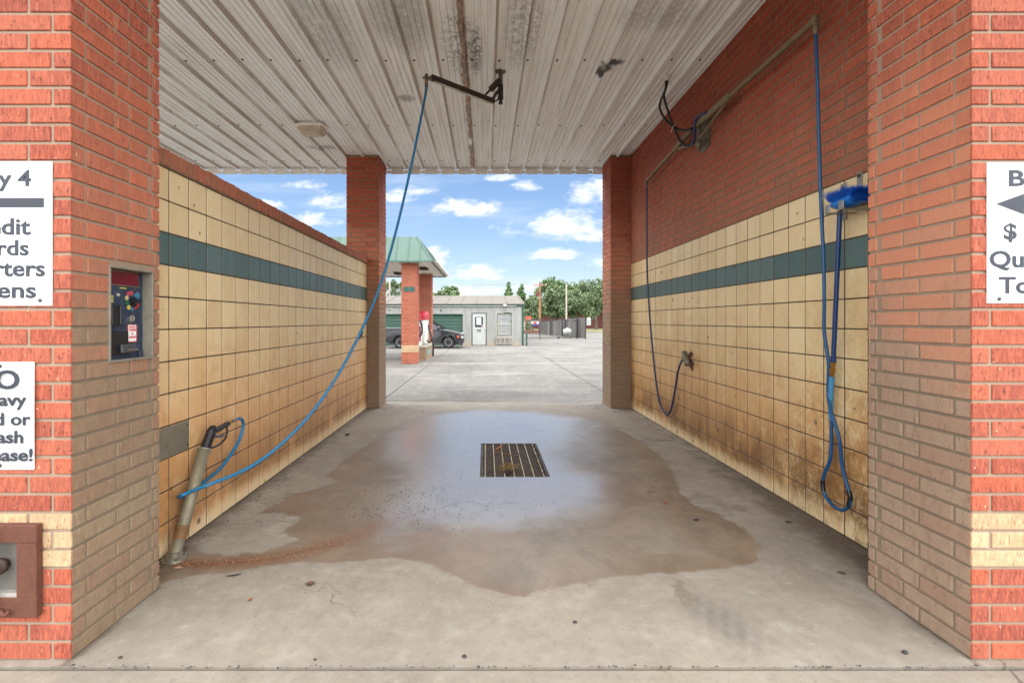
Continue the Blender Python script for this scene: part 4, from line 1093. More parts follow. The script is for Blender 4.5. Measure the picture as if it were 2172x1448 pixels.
# the two-pronged hanger that carries the brush
M_HANG = metal_mat('grey_hanger', (160, 156, 148), .4, .7)
hg = thing('brush_hanger', 'grey steel strap hanger holding the blue brush head', 'hanger', (2.48, 3.2, 2.3))
m = MB(); a = PX(1789.5, 400, 2.498); b = PX(1823, 385, 2.498)
m.box(2.496, XR-.002, a.y-.028, a.y+.028, a.z-.22, a.z+.035, .001)
part('back_strap', m, M_HANG, hg)
m = MB(); m.box(2.496, XR-.002, b.y-.022, b.y+.022, b.z-.16, b.z+.065, .001); part('back_strap', m, M_HANG, hg)
for (c_, dz_) in ((a, .0), (b, .04), (b, -.045)):
    part('bolt', MB().lathe((2.496, c_.y, c_.z+dz_), (-1, 0, 0), [(0, .013), (.006, .013), (.009, .008), (.0091, 0)], 8, False), M_SCREW, hg)
for yc in (3.255, 3.13):
    m = MB(); zb_ = hc.z-.048
    m.box(hc.x-.068, 2.4955, yc-.022, yc+.022, zb_-.006, zb_, .001); m.box(hc.x-.074, hc.x-.068, yc-.022, yc+.022, zb_-.004, zb_+.055, .001)
    part('prong', m, M_HANG, hg)

# ---- dark hose from the rear arm to its holster
nh = [e0+Vector((0, 0, -.09))] + [PX(*q) for q in [(1371.8, 440, 2.40), (1372.5, 560, 2.42), (1377.5, 660, 2.44), (1386, 760, 2.455), (1394, 825, 2.47), (1401, 858, 2.475), (1408, 873, 2.475), (1414, 879.5, 2.475), (1421, 873, 2.47),
      (1427, 853, 2.465), (1433, 820, 2.46), (1437, 792, 2.455), (1443, 772, 2.44), (1448, 763, 2.43), (1452, 758, 2.425)]]
single('hose', MB().tube(nh, .0125, 10, 6), M_HOSE_NAVY, 'thin navy hose hanging from the rear arm tip to a wall holster', 'hose')
gs = thing('hose_holster', 'rusty pipe holster on a bracket low on the tall tiled wall', 'holster', (2.46, 5.9, 1.3))
m = MB(); m.lathe(PX(1450.5, 746, 2.42), PX(1459, 774, 2.42)-PX(1450.5, 746, 2.42), [(0, .022), (.005, .035), (.185, .035), (.19, .03), (.15, .028), (.02, .0)], 16); part('pipe', m, M_GALV, gs)
m = MB(); c = PX(1460, 762, 2.49); m.prism([(2.492, c.y-.05, c.z+.10), (2.492, c.y-.10, c.z+.085), (2.492, c.y-.03, c.z+.02), (2.492, c.y-.13, c.z-.035), (2.492, c.y-.10, c.z-.13), (2.492, c.y+.02, c.z-.045), (2.492, c.y+.06, c.z+.03)], (.011, 0, 0)); m.box(2.43, 2.4915, c.y-.03, c.y+.01, c.z-.02, c.z+.02)
part('bracket', m, M_RUST, gs)

# ---- leaves and crumbs on the floor
M_LEAFB = paint_mat('dry_leaf', (92, 66, 46), .8, .3, 60, (54, 38, 28)); M_LEAFO = paint_mat('orange_leaf', (150, 78, 44), .8, .3, 60); M_LEAFD = paint_mat('dark_leaf', (46, 42, 36), .8, .3, 60)
def leaf(px, py, ln, wd, ang, mat, label, curl=.3):
    c = PG(px, py); m = MB(); n = 8; L_, W_ = [], []
    ca, sa = math.cos(ang), math.sin(ang); vs_ = []
    for i in range(n+1):
        t_ = i/n; w_ = wd*math.sin(math.pi*min(.97, t_*.94+.03))**.8; lift = .004+curl*ln*(t_-.5)**2
        for sgn, up_ in ((-1, curl*w_*.5), (0, 0), (1, curl*w_*.5)):
            lx, ly = (t_-.5)*ln, sgn*w_/2; vs_.append((c.x+lx*ca-ly*sa, c.y+lx*sa+ly*ca, lift+up_))
    m.addf(vs_, [(i*3+k, i*3+k+1, i*3+k+4, i*3+k+3) for i in range(n) for k in range(2)])
    o = single('fallen_leaf', m, mat, label, 'leaf', 'fallen leaves on the bay floor')
    sm_ = o.modifiers.new('thickness', 'SOLIDIFY'); sm_.thickness = .0012
leaf(658, 1242, .05, .035, .4, M_LEAFB, 'curled brown leaf on its own on dry concrete in front of the rust streak', .9)
leaf(496, 1221, .085, .014, .35, M_LEAFD, 'long dark blade-like leaf beside the rust streak', .2)
leaf(530, 1273, .03, .015, 1.1, M_LEAFO, 'small orange leaf fragment on dry concrete at the foot of the brick pier')
leaf(378, 1206, .05, .028, .1, paint_mat('pale_leaf', (170, 128, 98), .8, .2, 60), 'pale tan leaf at the foot of the leaning tube')
leaf(1477, 1103, .05, .03, .2, M_LEAFD, 'dark leaf lying flat on the damp patch toward the tall wall', .1)
leaf(1673, 1108, .05, .026, -.3, M_LEAFD, 'dark green leaf close to the foot of the tall tiled wall', .2)
leaf(1785, 1216, .05, .026, -.4, M_LEAFB, 'brown leaf beside the beige brick pier', .3)
leaf(1411, 1069, .045, .028, 1.2, M_LEAFO, 'orange-brown leaf on the damp floor between grate and tall wall', .5)
leaf(737, 923, .07, .05, .7, M_LEAFD, 'crumpled dark leaf on wet floor beyond the leaning tube', .6)
M_PEB = paint_mat('pebble', (52, 52, 52), .7, .3, 50)
for px, py, r_, lab in ((1220, 1320, .011, 'dark pebble in the middle of the dry front floor'), (985, 1393, .011, 'flat grey pebble just behind the front joint'), (1920, 1385, .014, 'dark pebble at the foot of the beige brick pier'), (255, 1395, .009, 'small pebble at the foot of the pier with the coin box'), (668, 1399, .007, 'tiny pebble near the front joint below the curled leaf')):
    c = PG(px, py); single('pebble', MB().blob((c.x, c.y, r_*.45), (r_, r_*.8, r_*.5), 10, 7, .12), M_PEB, lab, 'pebble', 'pebbles on the bay floor')
# twigs and a clump of straw on the grate
def twig(pts, r_, mat, label): single('twig', MB().tube(pts, lambda t: r_*(1-.5*t), 6, 4), mat, label, 'twig', 'twigs on the drain grate')
M_TWIG = paint_mat('twig_bark', (122, 96, 62), .85, .3, 40); M_TWIGO = paint_mat('orange_twig', (186, 112, 70), .8, .3, 40)
def gp(px, py, z=.004): return P(px, py, (EYE-z)*FPX/(py-CY))
twig([gp(1052, 952, .008), gp(1060, 948, .012), gp(1070, 942, .008)], .010, M_TWIGO, 'orange forked twig at the back of the drain grate')
twig([gp(1048, 963), gp(1058, 956, .01), gp(1070, 950)], .007, M_TWIG, 'straight pale twig on the grate beside the orange one')
twig([gp(1067, 961), gp(1080, 964, .012), gp(1092, 967, .008), gp(1104, 958)], .008, M_TWIG, 'long bent twig across the middle of the grate')
m = MB(); rr = random.Random(9); cs = gp(1078, 994, .0)
for k in range(160):
    a_ = cs+Vector((rr.gauss(0, .05), rr.gauss(0, .05), rr.uniform(.0, .04))); an = rr.uniform(0, 6.3)
    m.cyl(a_, a_+Vector((math.cos(an)*.05, math.sin(an)*.05, rr.uniform(-.015, .02))), .0016, .001, 4, False)
single('straw_clump', m, paint_mat('straw', (150, 124, 66), .85, .3, 60, (84, 66, 34)), 'clump of straw caught on the front of the drain grate', 'straw')
m = MB(); c = gp(1077, 1001, .0); m.blob((c.x, c.y, .006), (.035, .05, .018), 12, 7, .2); single('mud_clod', m, paint_mat('wet_mud', (46, 30, 20), .7, .3, 50), 'dark mud clod beside the straw on the grate', 'mud')
m = MB(); rr = random.Random(21)
def crumb(x, y, s_):
    if GX0-.01 < x < GX1+.01 and GY0-.01 < y < GY1+.01 and rr.random() < .5: pass
    an = rr.uniform(0, 3.14); a_, b_ = s_, s_*rr.uniform(.25, .7); ca, sa = math.cos(an), math.sin(an); z_ = .0018; h_ = s_*rr.uniform(.15, .5)
    pts = [(x+ca*a_, y+sa*a_, z_), (x-sa*b_, y+ca*b_, z_+h_), (x-ca*a_, y-sa*a_, z_), (x+sa*b_, y-ca*b_, z_+h_*.3)]
    m.addf(pts, [(0, 1, 2, 3)])
for k in range(520): crumb(rr.uniform(-2.0, 2.45), rr.uniform(2.2, 8.8), rr.uniform(.0015, .006))
for k in range(260): crumb(XL+.02+abs(rr.gauss(0, .10)), rr.uniform(2.9, 8.3), rr.uniform(.003, .012))
for k in range(160): crumb(XR-.02-abs(rr.gauss(0, .12)), rr.uniform(2.8, 8.3), rr.uniform(.003, .010))
for k in range(260): crumb(rr.gauss(-.75, .22), rr.gauss(4.0, .30), rr.uniform(.003, .010))
for k in range(300): crumb(rr.gauss(-.1, .35), rr.gauss(3.85, .25), rr.uniform(.002, .008))
for k in range(70): crumb(-1.9+abs(rr.gauss(0, .14)), rr.gauss(8.1, .22), rr.uniform(.006, .018))
for k in range(90): crumb(rr.uniform(GX0, GX1), rr.choice((GY0+.05, GX1))*0+rr.uniform(GY0, GY1), rr.uniform(.004, .014))
for k in range(90): crumb(GX1-.02-abs(rr.gauss(0, .025)), rr.uniform(GY0, GY1), rr.uniform(.006, .02))
for k in range(160): crumb(rr.uniform(PLX, PRX), 2.086+rr.gauss(0, .006), rr.uniform(.003, .008))
stuff('leaf_crumbs', m, M_LEAFD, 'scattered dark leaf crumbs and grit over the bay floor', 'debris')
m = MB(); rr = random.Random(33)
for k in range(620):
    t_ = rr.random()**1.1; i_ = min(int(t_*(len(rustl)-1)), len(rustl)-2); fr = t_*(len(rustl)-1)-i_
    x = rustl[i_][0]+(rustl[i_+1][0]-rustl[i_][0])*fr+rr.gauss(0, .018+.07*t_); y = rustl[i_][1]+(rustl[i_+1][1]-rustl[i_][1])*fr+rr.gauss(0, .018+.07*t_)
    s_ = rr.uniform(.0012, .0042)
    m.blob((x, y, s_*.3), (s_, s_*.7, s_*.5), 5, 3, .2)
stuff('gravel_grains', m, paint_mat('tan_gravel', (176, 134, 96), .8, .45, 60, (98, 54, 30)), 'trail of tan and rust coloured gravel grains from the leaning tube', 'gravel')

# ================================================================== the yard behind the bay
# ---- vacuum canopy
M_GREENR = paint_mat('green_roof', (76, 100, 88), .6, .1, 2, (64, 90, 79))
M_GREENT = paint_mat('green_trim', (32, 72, 56), .45, .1, 3)
M_SOFFIT = paint_mat('soffit', (240, 237, 230), .55, .12, 4)
M_GTILE = paint_mat('green_tile', (20, 82, 72), .35, .1, 5)
cy0, cy1, cx0, cx1, ce = 16.6, 22.4, -9.4, -1.865, 3.585
can = thing('vacuum_canopy', 'green metal roofed canopy on red brick columns over the vacuums', 'canopy', (-3, 19.5, 0))
m = MB(); t_, s_ = .577, .925
lo = [(cx0, cy0), (cx1, cy0), (cx1, cy1), (cx0, cy1)]; hi = [(cx0+t_, cy0+t_), (cx1-t_, cy0+t_), (cx1-t_, cy1-t_), (cx0+t_, cy1-t_)]
for i in range(4):
    j = (i+1) % 4
    m.quad((*lo[i], ce), (*lo[j], ce), (*hi[j], ce+s_), (*hi[i], ce+s_))
m.quad(*[(*p, ce+s_) for p in hi])
for i in range(4):
    j = (i+1) % 4; a, b = Vector((*lo[i], 0)), Vector((*lo[j], 0)); Ln = (b-a).length; d = (b-a)/Ln; nv = Vector((-d.y, d.x, 0))
    n_ = int(Ln/.41)
    for k in range(1, n_):
        s = k*Ln/n_; tt = min(1, s/t_, (Ln-s)/t_)
        m.beam(a+d*s+Vector((0, 0, ce+.01)), a+d*s+nv*(t_*tt)+Vector((0, 0, ce+.01+s_*tt)), .022, .04, up=(-nv.x, -nv.y, .7))
for i in range(4): m.beam((*lo[i], ce), (*hi[i], ce+s_), .06, .03)
part('roof', m, M_GREENR, can)
m = MB()
x = cx0+.03
while x < cx1-.05:
    m.quad((x, cy0+.03, ce-.005), (x, cy1-.03, ce-.005), (x+.24, cy1-.03, ce-.005), (x+.24, cy0+.03, ce-.005)); m.box(x+.24, x+.275, cy0+.03, cy1-.03, ce-.035, ce-.004); x += .275
part('soffit', m, M_SOFFIT, can)
m = MB()
for a, b in (((cx0, cy0), (cx1, cy0)), ((cx1, cy0), (cx1, cy1)), ((cx1, cy1), (cx0, cy1)), ((cx0, cy1), (cx0, cy0))): m.beam((*a, ce-.02), (*b, ce-.02), .04, .055)
part('fascia', m, M_GREENR, can)
for i, (x0, y0_) in enumerate(((-2.96, 16.90), (-2.90, 20.9), (-8.6, 16.9), (-8.6, 20.9))):
    cl_ = part('column', brick_pier(x0, x0+.55, y0_, y0_+.54, ce-.01), MB_CLEAN, can, 'front brick column with two green tiles' if i == 0 else None)
    part('mortar', pier_core(x0, x0+.55, y0_, y0_+.54, ce-.01), M_MORTAR, cl_)
    if i == 0:
        for k in (0, 1):
            q = P(856.4+12.2*k, 608, 16.9); part('green_tile', MB().box(q.x, q.x+.182, 16.893, 16.905, q.z-.175, q.z, .003), M_GTILE, cl_)
for px, py in ((899, 564), (846, 584)):
    q = P(px, py, 20.5 if px < 890 else 18.6); part('canopy_light', MB().box(q.x-.18, q.x+.18, q.y-.25, q.y+.25, ce-.10, ce-.036, .02), M_DARKST, can)
# ---- brick island under the vacuums
isl = thing('vacuum_island', 'low tan brick island with a green tile beside the canopy column', 'island', (-2.7, 19.3, 0))
m = MB(); M_ISL = brick_mat('brick_island', 'rear_pier')
k = 0; z0 = .006
while z0+BH < .50:
    run(m, 'y', -2.265, -BT, 18.2, 20.4, z0, k, BL if k % 2 else BL*.5, False); run(m, 'x', 18.2, BT, -3.05, -2.265-BT-JT, z0, k, BL if k % 2 else BL*.5, False); z0 += CO; k += 1
part('brickwork', m, M_ISL, isl); part('mortar', MB().box(-3.05, -2.272, 18.207, 20.4, 0, .492), M_MORTAR_D, isl)
part('cap', MB().box(-3.08, -2.245, 18.17, 20.43, .4925, .545, .008), mortar_mat('island_cap', (176, 168, 150)), isl)
part('green_tile', MB().box(-2.264, -2.258, 18.75, 19.65, .20, .38, .003), paint_mat('faded_tile', (110, 150, 138), .4), isl)
# ---- vacuum
vac = thing('vacuum', 'white coin vacuum with a red dome on the brick island', 'vacuum', (-2.55, 18.9, .545))
m = MB(); m.lathe((-2.52, 19.25, .545), UP, [(0, .235), (.03, .24), (1.02, .24), (1.03, .22)], 28); part('drum', m, M_STEEL_L, vac)
m = MB(); m.lathe((-2.52, 19.25, 1.57), UP, [(0, .265), (.18, .268), (.25, .25), (.30, .20), (.325, .11), (.33, 0)], 28); part('dome', m, paint_mat('red_dome', (172, 30, 44), .35, .06), vac)
m = MB(); m.box(-2.86, -2.50, 18.68, 19.0, .548, 1.50, .02); part('cabinet', m, M_WHITE, vac)
m = MB(); m.box(-2.85, -2.51, 18.70, 18.98, 1.502, 1.62, .03); part('cabinet_cap', m, paint_mat('red_cap', (196, 40, 54), .4), vac)
part('red_label', MB().box(-2.58, -2.515, 18.674, 18.6795, .72, 1.3), paint_mat('faded_red', (150, 70, 74), .5), vac)
q = lambda px, py, d: P(px, py, d)
m = MB(); m.tube([q(889.5, 678, 18.6), q(893, 684, 18.6), q(895.3, 694, 18.6), q(895, 704, 18.6), q(892, 711, 18.6), q(888, 713, 18.6)], .036, 10); part('suction_hose', m, M_BLACKR, vac)
m = MB(); m.tube([q(908.5, 689, 18.9), q(910.5, 700, 18.8), q(914, 709, 18.7), q(917.5, 720, 18.6), q(919, 735, 18.6), q(918.6, 755, 18.6)], .036, 10); m.tube([q(917, 716, 18.62), q(914, 724, 18.65), q(909, 725, 18.75), q(906.5, 722, 18.9)], .030, 8); part('suction_hose', m, M_BLACKR, vac)
m = MB(); m.tube([q(897.5, 712, 18.66), q(899, 722, 18.66), q(903, 727, 18.64), q(906.5, 729, 18.62)], .035, 10); part('elbow_pipe', m, M_STEEL_L, vac)
m = MB(); m.tube([q(908, 690, 18.9), q(910.5, 694, 18.85), q(907.5, 698, 18.85), q(915, 700, 18.8)], .010, 6); part('yellow_tie', m, paint_mat('tie_yellow', (210, 206, 120), .5), vac)

# ---- storage building
SY = 29.7
bld = thing('storage_building', 'long low pale grey metal storage building with green roll-up doors', 'building', (-4, SY, 0))
Mw = Mat('pale_metal_wall'); pw = Mw.pos(); _, _, wz = Mw.sep(pw)
cwl = Mw.mix(Mw.ss(Mw.noise(Mw.vm(pw, (3, 1, .6)), 1.0, 4, .6), .35, .7), S(132, 132, 126), S(146, 146, 140))
cwl = Mw.mix(Mw.mul(Mw.ss(Mw.add(wz, Mw.mul(Mw.sub(Mw.noise(Mw.vm(pw, (5, 1, 1)), 1.0, 5, .7), .5), .5)), .40, .02), .7), cwl, S(164, 142, 116))
M_PALE = Mw.out(cwl, .5)
def ribbed(m, x0, x1, z0, z1, y, rp=.20):
    x = x0
    while x < x1-.001:
        e = min(x+rp, x1); xs3 = [(x, 0), (min(x+.02, e), -.012), (min(x+.05, e), -.012), (min(x+.07, e), 0), (e, 0)]
        for a, b in zip(xs3, xs3[1:]):
            if b[0] > a[0]: m.quad((a[0], y+a[1], z0), (b[0], y+b[1], z0), (b[0], y+b[1], z1), (a[0], y+a[1], z1))
        x = e
DT, ZE = 1.95, 2.40
m = MB(); doors = [(-4.13-3.17*k, -1.41-3.17*k) for k in range(5)]
xw = 2.23
ribbed(m, -1.41, -.86, 0, ZE, SY); ribbed(m, .065, .665, 0, ZE, SY); ribbed(m, 1.62, xw, 0, ZE, SY)
ribbed(m, -.86, .065, 2.02, ZE, SY); ribbed(m, .665, 1.62, 2.04, ZE, SY); ribbed(m, .665, 1.62, 0, .61, SY)
for k, (a, b) in enumerate(doors):
    ribbed(m, a, b, DT, ZE, SY)
    if k+1 < len(doors): ribbed(m, doors[k+1][1], a, 0, ZE, SY)
ribbed(m, -20, doors[-1][0], 0, ZE, SY)
for k in range(48):
    y0_ = SY+.2*k
    if y0_ > 39.2: break
    m.quad((2.34, y0_, 0), (2.34, y0_+.2, 0), (2.34, y0_+.2, 2.5+min(y0_+.1-SY, 39.3-y0_-.1)*.158), (2.34, y0_, 2.5+min(max(0, y0_-SY), 39.3-y0_)*.158))
part('wall', m, M_PALE, bld)
m = MB()
yr, zr = 34.5, 3.29
m.prism([(2.41, SY-.10, 2.53), (2.41, yr, zr), (2.41, yr, zr+.035), (2.41, SY-.10, 2.565)], (-22.5, 0, 0)); m.prism([(2.41, yr, zr), (2.41, 39.4, 2.53), (2.41, 39.4, 2.565), (2.41, yr, zr+.035)], (-22.5, 0, 0))
for k in range(24): m.beam((2.3-.95*k, SY-.09, 2.575), (2.3-.95*k, yr-.02, zr+.045), .04, .03)
Mr = Mat('cream_roof'); pr_ = Mr.pos(); cr = Mr.mix(Mr.ss(Mr.noise(Mr.vm(pr_, (.8, 1.5, 1)), 1.0, 5, .65), .4, .7), S(97, 89, 76), S(85, 76, 64)); M_ROOF = Mr.out(cr, .6)
part('roof', m, M_ROOF, bld)
part('fascia', MB().box(-20, 2.39, SY-.06, SY-.015, ZE-.005, 2.528, .005), M_GREENT, bld)
m = MB(); m.cyl((-20, SY-.085, 2.43), (1.9, SY-.085, 2.43), .018, n=8)
for k in range(16): m.box(1.2-1.5*k-.03, 1.2-1.5*k+.03, SY-.10, SY-.061, 2.41, 2.45)
part('conduit', m, M_STEEL_L, bld)
part('corner_trim', MB().box(xw, 2.345, SY-.03, SY+.12, 0, ZE-.006, .004), M_GREENT, bld)
q = P(1071, 647.5, SY-.12); part('flood_light', MB().box(q.x-.10, q.x+.10, q.y-.08, q.y+.02, q.z-.05, q.z+.05, .02), M_WHITE, bld)
nums = ('8', '7', '6', '5', '4')
for k, (a, b) in enumerate(doors):
    m = MB(); nsl = 22
    for s in range(nsl):
        z0, z1 = DT*s/nsl, DT*(s+1)/nsl
        m.quad((a+.03, SY+.075, z0), (b-.03, SY+.075, z0), (b-.03, SY+.05, z0+.5*(z1-z0)), (a+.03, SY+.05, z0+.5*(z1-z0))); m.quad((a+.03, SY+.05, z0+.5*(z1-z0)), (b-.03, SY+.05, z0+.5*(z1-z0)), (b-.03, SY+.075, z1), (a+.03, SY+.075, z1))
    d_ = part('roll_up_door', m, M_GREENT, bld)
    m = MB(); m.box(a, a+.03, SY-.015, SY+.08, 0, DT); m.box(b-.03, b, SY-.015, SY+.08, 0, DT); m.box(a+.0305, b-.0305, SY-.014, SY+.08, DT-.04, DT-.002); part('jamb', m, paint_mat('dark_jamb', (70, 84, 78), .5), d_)
    m = MB(); text_into(m, nums[k], ((a+b)/2, SY-.016, 2.10), (1, 0, 0), UP, .12, 'C', .02); part('door_number', m, M_INK, d_)
# office door
q0, q1 = -.853, .055
M_DOOR = paint_mat('door_paint', (168, 170, 164), .5, .08, 4)
od = part('office_door', MB().box(q0+.045, q1-.045, SY+.0, SY+.04, .03, 1.96, .004), M_DOOR, bld)
m = MB(); m.box(q0-.007, q0+.04, SY-.02, SY+.05, 0, 2.015); m.box(q1-.04, q1+.007, SY-.02, SY+.05, 0, 2.015); m.box(q0+.0405, q1-.0405, SY-.019, SY+.05, 1.965, 2.014); part('frame', m, paint_mat('grey_frame', (58, 60, 58), .5), od)
part('window', MB().box(-.655, -.155, SY-.006, SY-.0005, 1.13, 1.76), paint_mat('dark_glass', (40, 40, 42), .1), od)
part('notice_paper', MB().box(-.555, -.275, SY-.010, SY-.0065, 1.28, 1.70), paint_mat('notice_paper', (212, 218, 220), .6, .15, 14, (170, 184, 196)), od)
part('small_sticker', MB().box(-.255, -.165, SY-.010, SY-.0065, 1.14, 1.28), paint_mat('mauve_sticker', (166, 128, 140), .5), od)
part('mail_slot', MB().box(-.555, -.265, SY-.014, SY-.0005, .94, .995, .004), paint_mat('slot_brown', (84, 70, 60), .5), od)
m = MB(); text_into(m, '1422', (-.41, SY-.0012, .82), (1, 0, 0), UP, .10, 'C', .02); part('door_number', m, M_INK, od)
c = Vector((-.06, SY, .955)); part('handle', MB().lathe(c, (0, -1, 0), [(0, .03), (.01, .03), (.02, .015), (.04, .02), (.06, .032), (.075, .025), (.076, 0)], 14), M_STEEL, od)
# office window
wx0, wx1, wz0, wz1 = .700, 1.590, .625, 2.005
ow = part('office_window', MB().box(wx0+.04, wx1-.04, SY+.02, SY+.028, wz0+.04, wz1-.04), None, bld)
Mg = Mat('window_blind'); pg_ = Mg.pos(); _, _, gz = Mg.sep(pg_)
bl = Mg.m('FRACT', Mg.mul(gz, 22.0)); ow.data.materials.clear(); ow.data.materials.append(Mg.out(Mg.mix(Mg.ss(bl, .0, .3), S(112, 114, 110), S(138, 140, 134)), .25, Coat_Weight=.4))
m = MB()
for a, b, y_ in ((wx0, wx1, 0),): m.box(a, b, SY-.03, SY+.04, wz1-.045, wz1); m.box(a, b, SY-.03, SY+.04, wz0, wz0+.045); m.box(a, a+.04, SY-.03, SY+.04, wz0+.0455, wz1-.0455); m.box(b-.04, b, SY-.03, SY+.04, wz0+.0455, wz1-.0455)
part('frame', m, paint_mat('olive_frame', (72, 74, 66), .5), ow)
m = MB(); zm = (wz0+wz1)/2+.0
m.box(wx0+.0405, wx1-.0405, SY-.012, SY+.015, zm-.03, zm+.03); m.box(wx0+.0405, wx0+.07, SY-.010, SY+.015, wz0+.046, zm-.031); m.box(wx1-.07, wx1-.0405, SY-.010, SY+.015, wz0+.046, zm-.031); m.box(wx0+.0405, wx0+.07, SY-.010, SY+.015, zm+.031, wz1-.046); m.box(wx1-.07, wx1-.0405, SY-.010, SY+.015, zm+.031, wz1-.046)
m.box(wx0+.0705, wx1-.0705, SY-.010, SY+.015, wz0+.046, wz0+.085)
part('sash', m, M_DOOR, ow)
m = MB()
for xq in (.98, 1.30): m.box(xq-.010, xq+.010, SY+.0, SY+.016, zm+.031, wz1-.046); m.box(xq-.007, xq+.007, SY+.006, SY+.016, wz0+.086, zm-.031)
m.box(wx0+.0705, wx1-.0705, SY+.001, SY+.017, 1.645, 1.668); part('muntins', m, M_DOOR, ow)
m = MB(); text_into(m, 'OPEN', (1.17, SY-.0035, 1.60), (1, 0, 0), UP, .085, 'C', .0, fit=.46); part('faded_lettering', m, paint_mat('faded_letter', (140, 146, 150), .5), ow, 'faded lettering on the upper panes')
# wall air conditioner sleeve
ac = part('air_conditioner', MB().box(.66, 1.63, SY-.16, SY-.02, .04, .52, .01), paint_mat('sleeve_beige', (158, 150, 136), .55, .15, 8), bld)
m = MB()
for r_ in range(3):
    for (xa, xb_) in ((.70, .87), (.93, 1.16), (1.21, 1.44), (1.50, 1.59)): m.box(xa, xb_, SY-.1625, SY-.1602, .20+r_*.10, .255+r_*.10)
m.box(.69, 1.60, SY-.1625, SY-.1602, .09, .13)
part('grille', m, paint_mat('grille_dark', (60, 54, 48), .6), ac)

# ---- green post, gate, plank fence, tank
q = PG(1117, 732.8); m = MB(); m.cyl((q.x, q.y, 0), (q.x, q.y, .80), .05, n=14); m.lathe((q.x, q.y, .80), UP, [(0, .05), (.03, .04), (.04, 0)], 14)
single('bollard', m, M_GREENT, 'green steel post at the corner of the storage building', 'bollard')
gt = thing('gate', 'low black iron rolling gate across the yard entrance', 'gate', (3.0, 39.0, 0)); M_IRON = paint_mat('iron', (44, 42, 44), .55)
ga, gb = Vector((2.0, 38.6, 0)), Vector((8.0, 41.9, 0)); gd = gb-ga
m = MB()
for z_ in (1.62, 1.50, .10): m.beam(ga+Vector((0, 0, z_)), gb+Vector((0, 0, z_)), .05, .045)
part('rails', m, M_IRON, gt)
m = MB()
for k in range(47): a = ga+gd*(k/47+.01); m.cyl(a+Vector((0, 0, .125)), a+Vector((0, 0, 1.475)), .016, n=6)
part('pickets', m, M_IRON, gt)
m = MB(); m.cyl(gb, gb+Vector((0, 0, 1.72)), .07, n=12); part('post', m, M_IRON, gt)
a = ga.lerp(gb, .70); m = MB(); m.cyl(a+Vector((0, -.03, .09)), a+Vector((0, .03, .09)), .09, n=16); m.box(a.x-.02, a.x+.02, a.y-.02, a.y+.02, .09, .10); part('wheel', m, M_BLACKR, gt)
for fx_ in (.18, .42): a = ga.lerp(gb, fx_); part('post', MB().cyl(a+Vector((0, .06, .0)), a+Vector((0, .06, 1.8)), .04, n=10), M_IRON, gt)
Mf = Mat('weathered_plank'); pf = Mf.pos(); ra, rb2, _ = Mf.sep(Mf.attr('rnd').outputs['Color'])
nf = Mf.noise(Mf.vm(pf, (9, 9, 1.2)), 1.0, 5, .7); cf = Mf.mix(nf, S(84, 82, 79), S(140, 134, 124)); cf = Mf.mix(Mf.mul(ra, .75), cf, S(56, 54, 54)); cf = Mf.mix(Mf.ss(Mf.noise(pf, .9, 4, .7), .58, .72), cf, S(120, 98, 80))
M_PLANK = Mf.out(cf, .85)
fc = thing('plank_fence', 'weathered grey plank fence running back from the iron gate', 'fence', (7.4, 48, 0))
fa, fb = Vector((8.05, 42.1, 0)), Vector((6.35, 56.7, 0)); fd = fb-fa; m = MB(); n = 30
for k in range(n):
    a, b = fa+fd*(k/n), fa+fd*((k+.90)/n); h = 1.78-.42*(k/n)+rl.uniform(-.02, .02); m.cur = (rl.random(), rl.random(), 0, 1)
    m.beam(a+Vector((0, 0, (h+.04)/2)), b+Vector((0, 0, (h+.04)/2)), .022, h-.04)
part('boards', m, M_PLANK, fc)
for tt in (.0, .24, .32, .62, .98): a = fa+fd*tt+Vector((-.06, 0, 0)); part('post', MB().box(a.x-.05, a.x+.05, a.y-.05, a.y+.05, 0, 1.80-.42*tt), M_IRON, fc)
m = MB(); ea, eb = Vector((8.05, 41.95, 0)), Vector((8.46, 40.9, 0))
for k in range(8):
    a, b = ea.lerp(eb, k/8+.01), ea.lerp(eb, (k+.94)/8); m.cur = (rl.random(), rl.random(), 0, 1); m.beam(a+Vector((0, 0, .92)), b+Vector((0, 0, .92)), .022, 1.74)
part('end_panel', m, M_PLANK, fc); part('post', MB().box(8.44, 8.53, 40.80, 40.89, 0, 1.78), M_IRON, fc)
tk = thing('propane_tank', 'small white tank in front of the plank fence', 'tank', (7.2, 42.6, .5)); q = P(1203.5, 703, 42.3)
m = MB(); m.lathe((q.x-.30, q.y, q.z), (1, 0, 0), [(-.08, 0), (-.06, .12), (0, .21), (.05, .24), (.52, .24), (.58, .21), (.64, .12), (.66, 0)], 20); part('vessel', m, M_WHITE, tk)
part('valve_dome', MB().lathe((q.x, q.y, q.z+.23), UP, [(0, .10), (.08, .10), (.12, .06), (.13, 0)], 14), M_WHITE, tk)
for s_ in (-.2, .2): part('leg', MB().box(q.x+s_-.03, q.x+s_+.03, q.y-.15, q.y+.15, 0, q.z-.20), M_GALV, tk)

